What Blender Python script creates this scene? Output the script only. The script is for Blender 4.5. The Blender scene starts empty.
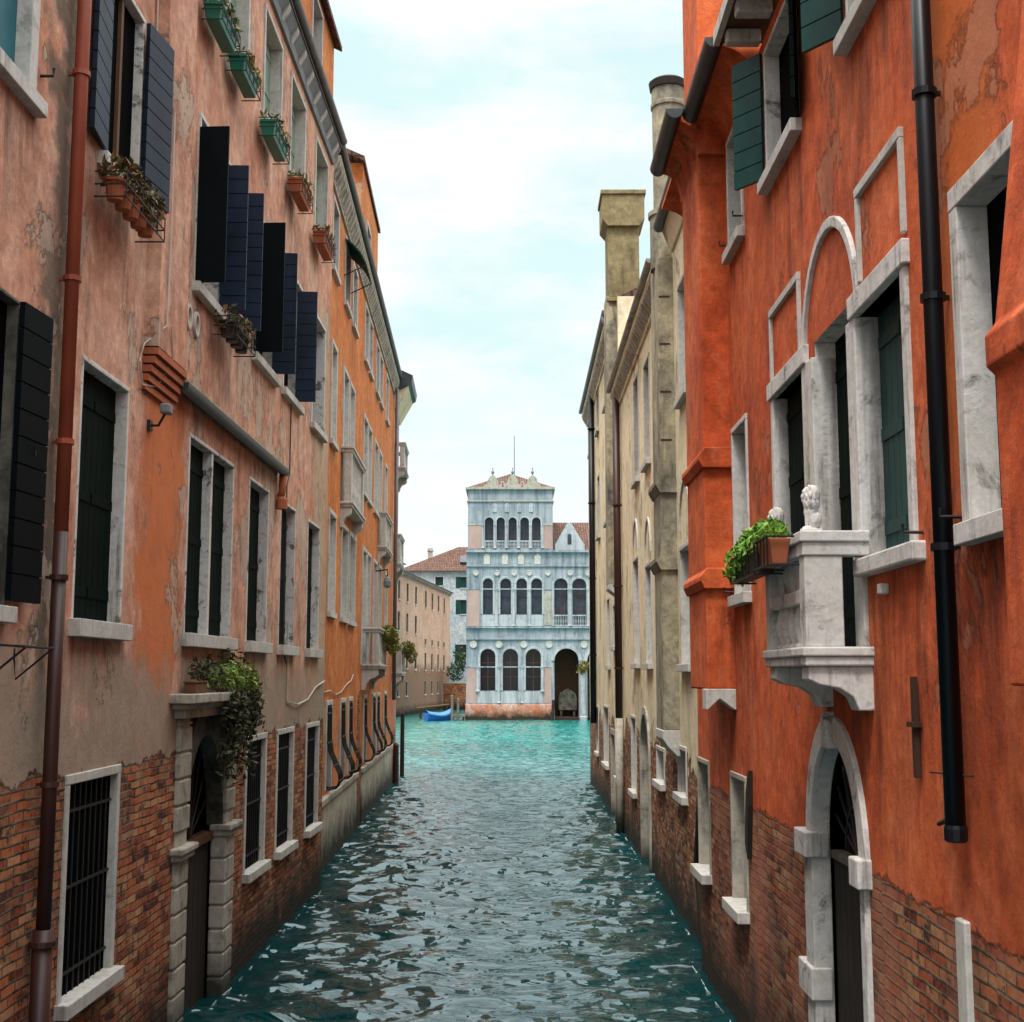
import bpy, bmesh, math, random
import numpy as np
from mathutils import Vector, Matrix
random.seed(7)
R_ = math.radians
PI = math.pi
S = bpy.context.scene
COL = S.collection

# ------------------------------------------------------------------ camera
cam_d = bpy.data.cameras.new('camera')
cam = bpy.data.objects.new('camera', cam_d)
COL.objects.link(cam)
cam_d.sensor_width = 36.0
cam_d.lens = 36.0 * 1290 / 1024
cam_d.clip_start = 0.1
cam_d.clip_end = 5000
cam.location = (0, 0, 3.8)
cam.rotation_euler = (R_(90) + math.atan(165.5 / 1290), 0, 0)
S.camera = cam

# ------------------------------------------------------------------ sky, sun, exposure
SUN_DIR = Vector((-0.22, -0.50, 1.10)).normalized()      # towards the sun (high, behind the photographer)
W = bpy.data.worlds.new('World')
S.world = W
W.use_nodes = True


def node(nt, t, ins=None, **attrs):
    nd = nt.nodes.new(t)
    for k, v in attrs.items():
        setattr(nd, k, v)
    for k, v in (ins or {}).items():
        s = nd.inputs[k]
        if isinstance(v, bpy.types.NodeSocket):
            nt.links.new(v, s)
        else:
            s.default_value = v
    return nd


def world_nodes():
    nt = W.node_tree
    nt.nodes.clear()
    out = node(nt, 'ShaderNodeOutputWorld')
    sky = node(nt, 'ShaderNodeTexSky', sky_type='NISHITA', sun_disc=False,
               sun_elevation=math.asin(SUN_DIR.z), sun_rotation=math.atan2(SUN_DIR.x, SUN_DIR.y),
               air_density=1.0, dust_density=1.5, ozone_density=1.0)
    blue = node(nt, 'ShaderNodeBackground', {'Color': sky.outputs[0], 'Strength': 0.13})
    tc = node(nt, 'ShaderNodeTexCoord')
    sep = node(nt, 'ShaderNodeSeparateXYZ', {0: tc.outputs['Generated']})
    # cloud deck: brighter towards the zenith, boosted out of view to light the canal
    up = node(nt, 'ShaderNodeMapRange', {0: sep.outputs[2], 1: 0.46, 2: 0.92, 3: SKY_LOW, 4: SKY_HIGH})
    mp = node(nt, 'ShaderNodeMapping', {0: tc.outputs['Generated'], 'Scale': (1.0, 1.0, 2.6), 'Location': (0.36, 0.1, 0.55)})
    n1 = node(nt, 'ShaderNodeTexNoise', {'Vector': mp.outputs[0], 'Scale': 2.6, 'Detail': 7.0, 'Roughness': 0.55})
    cr = node(nt, 'ShaderNodeMapRange', {0: n1.outputs[0], 1: 0.40, 2: 0.60, 3: 0.90, 4: 1.0})
    tint = node(nt, 'ShaderNodeTexNoise', {'Vector': mp.outputs[0], 'Scale': 3.4, 'Detail': 8.0, 'Roughness': 0.6})
    dist = node(nt, 'ShaderNodeMath', {0: node(nt, 'ShaderNodeMath', {0: sep.outputs[2], 1: 0.30}, operation='SUBTRACT').outputs[0]}, operation='ABSOLUTE')
    gap = node(nt, 'ShaderNodeMapRange', {0: dist.outputs[0], 1: 0.02, 2: 0.13, 3: -0.10, 4: 0.035})   # thinner cloud in a band above the roofs
    tsum = node(nt, 'ShaderNodeMath', {0: tint.outputs[0], 1: gap.outputs[0]}, operation='ADD')
    tr = node(nt, 'ShaderNodeValToRGB', {0: tsum.outputs[0]})
    tr.color_ramp.elements[0].position = 0.40
    tr.color_ramp.elements[0].color = (0.72, 0.93, 0.93, 1)
    tr.color_ramp.elements[1].position = 0.55
    tr.color_ramp.elements[1].color = (1.0, 0.98, 0.97, 1)
    hz = node(nt, 'ShaderNodeMapRange', {0: sep.outputs[2], 1: 0.08, 2: 0.24, 3: 1.0, 4: 0.0})
    wh = node(nt, 'ShaderNodeMix', {0: hz.outputs[0]}, data_type='RGBA')          # milky haze low over the roofs
    nt.links.new(tr.outputs[0], wh.inputs[6])
    wh.inputs[7].default_value = (0.98, 0.98, 1.0, 1)
    cl = node(nt, 'ShaderNodeBackground', {'Color': wh.outputs[2], 'Strength': up.outputs[0]})
    mx = node(nt, 'ShaderNodeMixShader', {0: cr.outputs[0], 1: blue.outputs[0], 2: cl.outputs[0]})
    nt.links.new(mx.outputs[0], out.inputs[0])


SKY_LOW, SKY_HIGH = 0.51, 2.5
world_nodes()
sun_d = bpy.data.lights.new('sun', 'SUN')
sun_d.energy = 1.5
sun_d.angle = R_(14)
sun_d.color = (1.0, 0.96, 0.9)
sun = bpy.data.objects.new('sun', sun_d)
COL.objects.link(sun)
sun.rotation_euler = (-SUN_DIR).to_track_quat('-Z', 'Y').to_euler()
S.view_settings.view_transform = 'Standard'
S.view_settings.look = 'None'
S.view_settings.exposure = 1.05
S.view_settings.gamma = 1.0
S.view_settings.use_curve_mapping = False
S.cycles.max_bounces = 5
S.cycles.diffuse_bounces = 2


# ------------------------------------------------------------------ materials
class G:
    """a material under construction"""
    def __init__(s, name, rough=0.85, spec=0.3, metal=0.0):
        s.m = bpy.data.materials.new(name)
        s.m.use_nodes = True
        s.nt = s.m.node_tree
        s.b = s.nt.nodes['Principled BSDF']
        s.b.inputs['Roughness'].default_value = rough
        s.b.inputs['Specular IOR Level'].default_value = spec
        s.b.inputs['Metallic'].default_value = metal
        s.geo = s.n('ShaderNodeNewGeometry')
        s.P = s.geo.outputs['Position']

    def n(s, t, ins=None, **a):
        return node(s.nt, t, ins, **a)

    def map(s, v, scale=(1, 1, 1), loc=(0, 0, 0)):
        return s.n('ShaderNodeMapping', {0: v, 'Scale': scale, 'Location': loc}).outputs[0]

    def noise(s, v, scale, detail=4.0, rough=0.55, dist=0.0):
        return s.n('ShaderNodeTexNoise', {'Vector': v, 'Scale': scale, 'Detail': detail, 'Roughness': rough, 'Distortion': dist}).outputs[0]

    def rng(s, v, a, b, c=0.0, d=1.0):
        return s.n('ShaderNodeMapRange', {0: v, 1: a, 2: b, 3: c, 4: d}).outputs[0]

    def math(s, op, a, b=0.0):
        return s.n('ShaderNodeMath', {0: a, 1: b}, operation=op).outputs[0]

    def mix(s, f, a, b, mode='MIX'):
        nd = s.n('ShaderNodeMix', {0: f}, data_type='RGBA', blend_type=mode)
        for i, v in ((6, a), (7, b)):
            if isinstance(v, bpy.types.NodeSocket):
                s.nt.links.new(v, nd.inputs[i])
            else:
                nd.inputs[i].default_value = (*v[:3], 1)
        return nd.outputs[2]

    def bump(s, h, strength=0.3, dist=0.02):
        nd = s.n('ShaderNodeBump', {'Height': h, 'Strength': strength, 'Distance': dist})
        s.nt.links.new(nd.outputs[0], s.b.inputs['Normal'])

    def done(s, col):
        if isinstance(col, bpy.types.NodeSocket):
            s.nt.links.new(col, s.b.inputs['Base Color'])
        else:
            s.b.inputs['Base Color'].default_value = (*col[:3], 1)
        return s.m


def plaster(name, c1, c2, c3, line, streak=(0.12, 0.07, 0.05), cement=None, cement_h=1.0, pale=0.35, dirt=0.45,
            brick=((0.30, 0.085, 0.04), (0.42, 0.17, 0.08)), amp=0.25, seed=0.0, patch=None, wash=None, holes=0.0, drips=(), peel=None, peel_at=0.60):
    g = G(name, 0.9, 0.2)
    P = g.map(g.P, loc=(seed, seed * 0.7, 0))
    sx = g.n('ShaderNodeSeparateXYZ', {0: g.P})
    z = sx.outputs[2]
    big = g.noise(P, 0.55, 6, 0.6)
    col = g.mix(g.rng(big, 0.38, 0.62), c1, c2)
    mid = g.noise(g.map(P, (1, 1, 0.6)), 1.5, 9, 0.7, 0.4)
    col = g.mix(g.math('MULTIPLY', g.rng(mid, 0.48, 0.68), pale), col, c3)
    mottle = g.noise(P, 5.0, 10, 0.75)
    mo = g.rng(mottle, 0.3, 0.7, 0.12, 0.88)
    col = g.mix(0.62, col, g.n('ShaderNodeCombineColor', {0: mo, 1: mo, 2: mo}).outputs[0], 'OVERLAY')
    gr = g.noise(g.map(P, loc=(7, 2, 5)), 1.9, 9, 0.72, 0.6)
    col = g.mix(g.rng(gr, 0.53, 0.70, 0.0, dirt * 0.55), col, tuple(0.45 * a + 0.55 * b for a, b in zip(streak, c1)))
    pk = g.noise(g.map(P, (1, 1, 0.7), (1, 8, 2)), 3.2, 9, 0.72, 0.3)
    col = g.mix(g.rng(pk, 0.57, 0.70, 0.0, pale * 0.9), col, c3)
    st = g.noise(g.map(P, (3.4, 3.4, 0.45)), 1.0, 9, 0.7, 0.5)
    st2 = g.noise(P, 0.8, 3)
    stf = g.math('MULTIPLY', g.rng(st, 0.52, 0.70), g.rng(st2, 0.45, 0.62))
    col = g.mix(g.math('MULTIPLY', stf, dirt), col, streak)
    if patch:                                   # a repainted or rust-washed area of the wall (y0, y1, z0, z1, colour)
        y = sx.outputs[1]
        for (y0, y1, z0, z1, pc, amt) in patch:
            w = g.rng(g.noise(P, 1.6, 6, 0.65), 0.3, 0.7, -0.35, 0.35)
            f = None
            for v, a, b in ((y, y0, y1), (z, z0, z1)):
                vv = g.math('ADD', v, w)
                lo = g.rng(vv, a - 0.12, a + 0.12)
                hi = g.rng(vv, b - 0.12, b + 0.12, 1.0, 0.0)
                q = g.math('MULTIPLY', lo, hi)
                f = q if f is None else g.math('MULTIPLY', f, q)
            col = g.mix(g.math('MULTIPLY', f, amt), col, pc)
    if peel:                                    # top coat flaked off in sharp-edged islands, and hairline runs of black damp
        pn = g.noise(g.map(P, (1.0, 1.0, 0.75), (4, 9, 1)), 0.85, 13, 0.66, 0.25)
        pf = g.rng(pn, peel_at, peel_at + 0.012)
        col = g.mix(g.math('MULTIPLY', pf, 0.75), col, g.mix(mo, tuple(c * 0.7 for c in peel), peel))
        rim = g.math('MULTIPLY', g.rng(pn, peel_at - 0.018, peel_at), g.rng(pn, peel_at, peel_at + 0.01, 1.0, 0.0))
        col = g.mix(g.math('MULTIPLY', rim, 0.45), col, streak)
    damp = g.noise(g.map(P, (0.6, 0.6, 0.35), (2, 7, 3)), 1.0, 9, 0.72, 0.5)
    col = g.mix(g.rng(damp, 0.52, 0.68, 0.0, dirt * 0.75), col, tuple(a * 0.6 + b * 0.18 for a, b in zip(streak, c1)))
    runs = g.math('MULTIPLY', g.rng(g.noise(g.map(P, (11, 11, 0.4)), 1.0, 8, 0.72, 0.5), 0.60, 0.72), g.rng(g.noise(g.map(P, loc=(1, 4, 9)), 0.7, 5), 0.46, 0.58))
    col = g.mix(g.math('MULTIPLY', runs, dirt * 0.9), col, tuple(a * 0.6 for a in streak))
    spk = g.noise(P, 26.0, 5, 0.75)
    col = g.mix(g.rng(spk, 0.60, 0.74, 0.0, dirt * 0.6), col, streak)
    if drips:                                   # grime washed down from the ends of sills and slabs (y0, y1, z top, length)
        dr = g.rng(g.noise(g.map(P, (4.5, 4.5, 0.6)), 1.0, 9, 0.72, 0.6), 0.42, 0.66)
        for (y0, y1, zt, L) in drips:
            y = sx.outputs[1]
            f = g.math('MULTIPLY', g.rng(y, y0 - 0.1, y0 + 0.1), g.rng(y, y1 - 0.1, y1 + 0.1, 1.0, 0.0))
            f = g.math('MULTIPLY', f, g.math('MULTIPLY', g.rng(z, zt - L, zt - L * 0.15), g.rng(z, zt, zt + 0.05, 1.0, 0.0)))
            col = g.mix(g.math('MULTIPLY', g.math('MULTIPLY', f, dr), 0.8), col, streak)
    edge = g.noise(P, 1.3, 7, 0.62)
    if cement:
        cf = g.rng(g.math('ADD', z, g.rng(edge, 0.25, 0.75, -0.9, 0.9)), line + cement_h - 0.25, line + cement_h + 0.35, 1.0, 0.0)
        cc = g.mix(g.rng(mottle, 0.3, 0.7), cement, tuple(c * 0.55 for c in cement))
        col = g.mix(g.math('MULTIPLY', cf, 0.85), col, cc)
    uv = g.n('ShaderNodeTexCoord').outputs['UV']
    wob = g.n('ShaderNodeTexNoise', {'Vector': P, 'Scale': 3.0, 'Detail': 2.0})
    wv = g.n('ShaderNodeVectorMath', {0: uv, 1: g.n('ShaderNodeVectorMath', {0: wob.outputs['Color'], 1: (0.035, 0.035, 0.035)}, operation='MULTIPLY').outputs[0]}, operation='ADD').outputs[0]
    bt = g.n('ShaderNodeTexBrick', {'Vector': wv, 'Color1': (0, 0, 0, 1), 'Color2': (1, 1, 1, 1), 'Mortar': (0.5, 0.5, 0.5, 1),
                                   'Scale': 1.0, 'Mortar Size': 0.011, 'Mortar Smooth': 0.5, 'Bias': 0.0, 'Brick Width': 0.26, 'Row Height': 0.075})
    bt.offset = 0.5
    bn = g.noise(P, 14.0, 4, 0.7)
    rp = g.n('ShaderNodeValToRGB', {0: g.math('ADD', bt.outputs[0], g.rng(bn, 0.25, 0.75, -0.28, 0.28))})
    rp.color_ramp.interpolation = 'LINEAR'
    d0 = tuple(c * 0.30 for c in brick[0])
    hi = (min(1, brick[1][0] * 1.25), brick[1][1] * 1.45, brick[1][2] * 1.45)
    el = rp.color_ramp.elements
    el[0].position, el[0].color = 0.0, (*d0, 1)
    el[1].position, el[1].color = 1.0, (*hi, 1)
    for pos, cc in ((0.22, brick[0]), (0.5, (brick[0][0] * 1.45, brick[0][1] * 1.5, brick[0][2] * 1.2)), (0.78, brick[1])):
        e = el.new(pos)
        e.color = (*cc, 1)
    bc = rp.outputs[0]
    bc = g.mix(g.rng(g.noise(P, 5.0, 8, 0.75), 0.53, 0.61, 0.0, 0.94), bc, (0.035, 0.018, 0.012))
    bc = g.mix(g.rng(g.noise(g.map(P, (1, 1, 1), (3, 9, 4)), 1.1, 6, 0.7), 0.5, 0.64, 0.0, 0.6), bc, (0.05, 0.04, 0.03))
    mort = g.mix(g.rng(g.noise(P, 3.0, 5, 0.7), 0.4, 0.62), (0.20, 0.16, 0.12), (0.028, 0.02, 0.016))
    bc = g.mix(bt.outputs['Fac'], bc, mort)
    if wash:
        bc = g.mix(g.rng(g.noise(P, 0.9, 6, 0.65), 0.45, 0.62, 0.0, 0.6), bc, wash)
    zl = g.math('ADD', z, g.rng(edge, 0.25, 0.75, -amp, amp))
    zl = g.math('ADD', zl, g.rng(g.noise(P, 7.0, 8, 0.72), 0.25, 0.75, -0.06, 0.06))
    bf = g.rng(zl, line - 0.012, line + 0.012, 1.0, 0.0)
    if holes:
        hole = g.rng(g.noise(P, 1.1, 8, 0.62), 0.66, 0.675)
        lim = g.rng(z, line + 0.2, line + holes, 1.0, 0.0)
        bf = g.math('MAXIMUM', bf, g.math('MULTIPLY', hole, lim))
    col = g.mix(bf, col, bc)
    alg = g.rng(g.math('ADD', z, g.rng(g.noise(P, 1.7, 6, 0.65), 0.2, 0.8, -0.35, 0.35)), 0.30, 1.05, 1.0, 0.0)
    col = g.mix(g.math('MULTIPLY', alg, 0.95), col, (0.012, 0.014, 0.01))
    bh = g.math('SUBTRACT', g.math('MULTIPLY', bn, 0.35), g.math('MULTIPLY', bt.outputs['Fac'], 1.0))
    bh = g.math('SUBTRACT', bh, 1.6)
    ph = g.math('ADD', g.math('MULTIPLY', mottle, 0.8), g.math('MULTIPLY', edge, 0.5))
    ph = g.math('ADD', ph, g.math('MULTIPLY', spk, 0.22))
    if peel:
        ph = g.math('SUBTRACT', ph, g.math('MULTIPLY', pf, 0.5))
    hh = g.n('ShaderNodeMix', {0: bf, 2: ph, 3: bh}).outputs[0]
    g.bump(hh, 0.9, 0.022)
    return g.done(col)


def stone(name, c, dark=(0.06, 0.055, 0.05), amt=0.6, scale=3.0, lo=0.55, hi=0.72, rough=0.8):
    g = G(name, rough, 0.3)
    a = g.noise(g.P, scale, 10, 0.74, 0.5)
    b = g.noise(g.P, scale * 4, 8, 0.75)
    st = g.noise(g.map(g.P, (9, 9, 0.55)), 1.0, 7, 0.72)
    reg = g.noise(g.map(g.P, loc=(3, 1, 4)), 1.7, 4)
    col = g.mix(g.rng(b, 0.3, 0.7), c, tuple(x * 0.66 for x in c))
    col = g.mix(g.rng(g.noise(g.P, 1.3, 6, 0.7), 0.42, 0.66, 0.0, 0.45), col, tuple(x * y for x, y in zip(c, (0.62, 0.58, 0.50))))
    col = g.mix(g.math('MULTIPLY', g.rng(st, 0.52, 0.70, 0.0, amt), g.rng(reg, 0.42, 0.58)), col, dark)
    col = g.mix(g.rng(a, lo, hi, 0.0, amt), col, dark)
    z = g.n('ShaderNodeSeparateXYZ', {0: g.P}).outputs[2]
    alg = g.rng(g.math('ADD', z, g.rng(a, 0.2, 0.8, -0.3, 0.3)), 0.15, 0.6, 0.94, 0.0)
    col = g.mix(alg, col, (0.012, 0.014, 0.01))                                   # weed below the tide line
    g.bump(g.math('ADD', a, g.math('MULTIPLY', b, 0.6)), 0.55, 0.016)
    return g.done(col)


def plain(name, c, rough=0.6, spec=0.4, metal=0.0, var=0.35, scale=4.0, bump=0.15, c2=None):
    g = G(name, rough, spec, metal)
    a = g.noise(g.map(g.P, (1, 1, 0.5)), scale, 6, 0.65)
    col = g.mix(g.rng(a, 0.3, 0.7), c, c2 or tuple(x * (1 - var) for x in c))
    if bump:
        g.bump(a, bump, 0.01)
    return g.done(col)


def tile_mat(name):
    g = G(name, 0.9, 0.2)
    uv = g.n('ShaderNodeTexCoord').outputs['UV']
    bt = g.n('ShaderNodeTexBrick', {'Vector': uv, 'Color1': (0, 0, 0, 1), 'Color2': (1, 1, 1, 1), 'Mortar': (0.2, 0.2, 0.2, 1), 'Scale': 1.0,
                                   'Mortar Size': 0.035, 'Mortar Smooth': 0.6, 'Brick Width': 0.22, 'Row Height': 0.38})
    bt.offset = 0.0
    n1 = g.noise(g.P, 3.0, 5, 0.7)
    col = g.mix(g.rng(g.math('ADD', bt.outputs[0], g.rng(n1, 0.3, 0.7, -0.4, 0.4)), 0, 1), (0.095, 0.042, 0.030), (0.18, 0.095, 0.065))
    col = g.mix(g.rng(g.noise(g.P, 0.9, 6, 0.7), 0.5, 0.66, 0, 0.7), col, (0.10, 0.08, 0.065))
    col = g.mix(bt.outputs['Fac'], col, (0.05, 0.03, 0.025))
    g.bump(g.math('MULTIPLY', bt.outputs['Fac'], -1.0), 0.8, 0.05)
    return g.done(col)


def leaf_mat(name, c1, c2, c3=None):
    g = G(name, 0.55, 0.3)
    a = g.noise(g.P, 9.0, 3, 0.6)
    col = g.mix(g.rng(a, 0.35, 0.65), c1, c2)
    if c3:
        b = g.noise(g.map(g.P, loc=(5, 3, 1)), 14.0, 2)
        col = g.mix(g.rng(b, 0.58, 0.62), col, c3)
    g.b.inputs['Subsurface Weight'].default_value = 0.0
    return g.done(col)


def marble_mat(name, c1, c2, streak):
    g = G(name, 0.7, 0.35)
    a = g.noise(g.P, 0.35, 6, 0.6)
    col = g.mix(g.rng(a, 0.35, 0.65), c1, c2)
    st = g.noise(g.map(g.P, (2.2, 2.2, 0.22)), 1.0, 7, 0.7)
    col = g.mix(g.rng(st, 0.46, 0.66, 0, 0.85), col, streak)
    sp = g.noise(g.P, 2.6, 7, 0.75)
    col = g.mix(g.rng(sp, 0.54, 0.70, 0, 0.7), col, (0.08, 0.09, 0.10))
    # slab joints
    uv = g.n('ShaderNodeTexCoord').outputs['UV']
    bt = g.n('ShaderNodeTexBrick', {'Vector': uv, 'Color1': (1, 1, 1, 1), 'Color2': (0.82, 0.82, 0.84, 1), 'Mortar': (0.5, 0.5, 0.5, 1), 'Scale': 1.0,
                                   'Mortar Size': 0.012, 'Brick Width': 0.75, 'Row Height': 1.25})
    col = g.mix(0.6, col, bt.outputs[0], 'MULTIPLY')
    return g.done(col)


def water_mat():
    g = G('canal_water', 0.03, 0.5)
    g.b.inputs['IOR'].default_value = 1.6
    g.b.inputs['Specular Tint'].default_value = (0.55, 0.85, 0.95, 1)
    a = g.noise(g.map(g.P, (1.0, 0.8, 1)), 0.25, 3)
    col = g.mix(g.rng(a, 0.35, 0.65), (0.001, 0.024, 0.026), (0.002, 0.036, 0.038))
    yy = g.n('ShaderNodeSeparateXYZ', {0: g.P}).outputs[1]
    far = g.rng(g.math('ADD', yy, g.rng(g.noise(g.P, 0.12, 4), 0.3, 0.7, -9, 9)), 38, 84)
    col = g.mix(far, col, (0.012, 0.175, 0.155))     # same water; brighter light on the open canal painted into its colour
    n1 = g.noise(g.map(g.P, (0.6, 1.0, 1)), 2.4, 2, 0.5, 0.4)
    n2 = g.noise(g.P, 7.5, 1, 0.5, 0.2)
    h = g.math('ADD', n1, g.math('MULTIPLY', n2, 0.05))
    g.bump(h, 0.9, 0.18)
    return g.done(col)


BR_A = ((0.32, 0.085, 0.038), (0.40, 0.17, 0.08))
M = {}
M['wall_a'] = plaster('pink_stucco', peel=(0.52, 0.42, 0.33), peel_at=0.572, c1=(0.50, 0.215, 0.13), c2=(0.58, 0.32, 0.22), c3=(0.72, 0.50, 0.38), line=3.02, cement=(0.40, 0.32, 0.24), cement_h=0.75,
                      streak=(0.11, 0.08, 0.06), pale=0.65, dirt=0.75, amp=0.13, brick=BR_A,
                      patch=[(12.15, 13.6, 3.6, 6.9, (0.56, 0.155, 0.045), 0.9), (9.55, 9.98, 3.2, 13, (0.11, 0.10, 0.075), 0.85), (22.2, 24.0, 3.0, 10.5, (0.38, 0.31, 0.21), 0.6)],
                      drips=[(10.3, 11.9, 4.15, 1.2), (13.7, 16.2, 4.15, 1.0), (16.9, 18.4, 4.15, 1.0), (19.1, 20.6, 4.15, 1.0), (10.5, 12.0, 8.2, 1.3), (13.8, 16.2, 8.0, 1.2), (8.0, 9.2, 8.0, 1.5), (13.1, 19.3, 6.7, 0.7)])
M['wall_b'] = plaster('orange_stucco', (0.48, 0.135, 0.032), (0.58, 0.19, 0.05), (0.60, 0.32, 0.16), -1.0, streak=(0.13, 0.06, 0.03), pale=0.4, dirt=0.55, seed=11, peel=(0.50, 0.33, 0.20), peel_at=0.61)
M['wall_c'] = plaster('rose_stucco', (0.42, 0.14, 0.08), (0.46, 0.19, 0.11), (0.5, 0.3, 0.2), 1.8, seed=5)
M['wall_r'] = plaster('red_stucco', (0.48, 0.078, 0.023), (0.60, 0.125, 0.038), (0.66, 0.23, 0.115), 2.47, streak=(0.05, 0.014, 0.010), pale=0.4, dirt=0.6, peel=(0.52, 0.20, 0.11), peel_at=0.60, amp=0.05, seed=23,
                      brick=((0.27, 0.065, 0.03), (0.36, 0.15, 0.07)), wash=(0.42, 0.17, 0.11),
                      patch=[(6.2, 7.2, 5.0, 12.0, (0.52, 0.13, 0.02), 0.6)],
                      drips=[(7.5, 9.0, 4.5, 2.0), (5.4, 7.0, 4.5, 1.6), (8.6, 10.4, 3.9, 1.4), (13.0, 14.3, 4.55, 1.6), (10.3, 12.0, 8.4, 1.5), (7.4, 9.0, 8.3, 1.2), (13.0, 14.2, 8.4, 1.3), (14.2, 14.7, 3.5, 1.1)])
M['wall_y'] = plaster('cream_stucco', (0.78, 0.65, 0.42), (0.80, 0.70, 0.50), (0.70, 0.50, 0.25), 2.55, streak=(0.07, 0.062, 0.05), pale=0.4, dirt=0.62, peel=(0.40, 0.33, 0.23), peel_at=0.60, amp=0.5, seed=31,
                      brick=((0.26, 0.08, 0.035), (0.42, 0.22, 0.11)), holes=2.2)
M['chimney_y'] = plaster('olive_chimney_render', (0.20, 0.16, 0.08), (0.26, 0.21, 0.11), (0.12, 0.10, 0.06), -2, streak=(0.03, 0.026, 0.02), pale=0.6, dirt=0.8, seed=45)
M['breast_y'] = plaster('stained_cream_stucco', (0.25, 0.225, 0.17), (0.42, 0.36, 0.24), (0.09, 0.088, 0.08), -2, streak=(0.03, 0.03, 0.028), pale=0.9, dirt=0.95, seed=41)
M['wall_w'] = plaster('warehouse_render', (0.55, 0.37, 0.27), (0.46, 0.28, 0.19), (0.58, 0.44, 0.34), 0.2, streak=(0.22, 0.12, 0.08), cement=(0.24, 0.125, 0.075), cement_h=4.6, seed=51, dirt=0.5)
M['wall_blue'] = plaster('pale_blue_render', (0.30, 0.38, 0.43), (0.44, 0.47, 0.47), (0.20, 0.23, 0.25), 1.5, streak=(0.18, 0.2, 0.2), pale=0.7, seed=61)
M['garden_brick'] = plaster('garden_brick', (0.3, 0.15, 0.1), (0.3, 0.15, 0.1), (0.3, 0.15, 0.1), 30.0, seed=71)
M['cement'] = plaster('grey_cement', (0.46, 0.42, 0.33), (0.54, 0.49, 0.39), (0.34, 0.32, 0.27), -3.0, streak=(0.07, 0.065, 0.05), pale=0.5, dirt=0.7, seed=15)
M['stone_m'] = stone('mossy_dark_stone', (0.16, 0.15, 0.12), (0.025, 0.024, 0.02), 0.9, 2.4, 0.42, 0.6)
M['stone'] = stone('white_stone', (0.62, 0.60, 0.56), (0.09, 0.078, 0.065), 0.7)
M['stone_d'] = stone('grimy_white_stone', (0.72, 0.70, 0.67), (0.03, 0.024, 0.022), 0.85, 4.5, 0.54, 0.62)
M['stone_r'] = stone('pale_istrian_stone', (0.73, 0.70, 0.675), (0.05, 0.042, 0.036), 0.85, 3.6, 0.55, 0.68)
M['stone_g'] = stone('weathered_stone', (0.48, 0.44, 0.37), (0.05, 0.045, 0.038), 0.8, 2.4, 0.5, 0.68)
M['marble'] = marble_mat('blue_grey_marble', (0.27, 0.31, 0.345), (0.38, 0.405, 0.425), (0.10, 0.13, 0.16))
M['marble_w'] = marble_mat('pale_marble', (0.39, 0.41, 0.43), (0.46, 0.47, 0.48), (0.19, 0.21, 0.23))
M['pink_panel'] = plain('pink_marble_panel', (0.45, 0.30, 0.265), 0.7, var=0.3, scale=1.0)
M['plinth'] = plaster('stained_plinth', (0.46, 0.16, 0.08), (0.50, 0.25, 0.17), (0.52, 0.42, 0.38), -1.0, streak=(0.55, 0.15, 0.05), pale=0.8, dirt=0.6, seed=81)
M['glass'] = plain('dark_glass', (0.012, 0.014, 0.017), 0.12, 0.5, var=0.5, bump=0.05)
M['glass_blue'] = plain('leaded_glass', (0.045, 0.06, 0.085), 0.3, 0.4, var=0.7, scale=2.5, bump=0.1)
M['dark'] = plain('dark_interior', (0.003, 0.003, 0.003), 0.9, 0.02, var=0.3)
M['shut_navy'] = plain('navy_painted_boards', (0.012, 0.024, 0.052), 0.5, 0.2, var=0.7, scale=3)
M['shut_black'] = plain('black_green_boards', (0.004, 0.007, 0.009), 0.6, 0.05, var=0.4, scale=2)
M['shut_green'] = plain('dark_green_boards', (0.006, 0.055, 0.050), 0.5, 0.25, var=0.6, scale=3)
M['shut_dgreen'] = plain('deep_green_boards', (0.0015, 0.008, 0.006), 0.65, 0.04, var=0.5, scale=3)
M['shut_teal'] = plain('teal_boards', (0.01, 0.13, 0.17), 0.5, 0.4, var=0.3)
M['shut_pale'] = plain('pale_green_boards', (0.22, 0.30, 0.22), 0.6, 0.3, var=0.35)
M['shut_white'] = plain('white_boards', (0.62, 0.64, 0.63), 0.6, 0.3, var=0.15)
M['rust_pipe'] = plain('red_lacquer_pipe', (0.36, 0.075, 0.035), 0.45, 0.4, var=0.45, scale=2)
M['brown_pipe'] = plain('dark_brown_pipe', (0.055, 0.018, 0.014), 0.45, 0.4, var=0.5, scale=2)
M['black_pipe'] = plain('black_pipe', (0.004, 0.005, 0.008), 0.4, 0.3, var=0.4, scale=2)
M['grey_metal'] = plain('grey_zinc', (0.16, 0.15, 0.15), 0.5, 0.4, 0.2, var=0.4)
M['slate_metal'] = plain('slate_zinc', (0.045, 0.055, 0.06), 0.45, 0.4, 0.2, var=0.4)
M['iron'] = plain('wrought_iron', (0.012, 0.011, 0.011), 0.5, 0.4, var=0.3)
M['rust_iron'] = plain('rusty_iron', (0.05, 0.022, 0.012), 0.7, 0.3, var=0.4)
M['terra'] = plain('terracotta', (0.42, 0.13, 0.06), 0.8, 0.2, var=0.3, scale=8)
M['gplastic'] = plain('green_plastic', (0.01, 0.17, 0.11), 0.4, 0.4, var=0.25)
M['bplastic'] = plain('dark_trough', (0.02, 0.022, 0.02), 0.5, 0.3, var=0.3)
M['tile'] = tile_mat('roof_tiles')
M['wood_grey'] = plain('weathered_wood', (0.20, 0.17, 0.14), 0.9, 0.2, var=0.5, scale=6)
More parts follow.
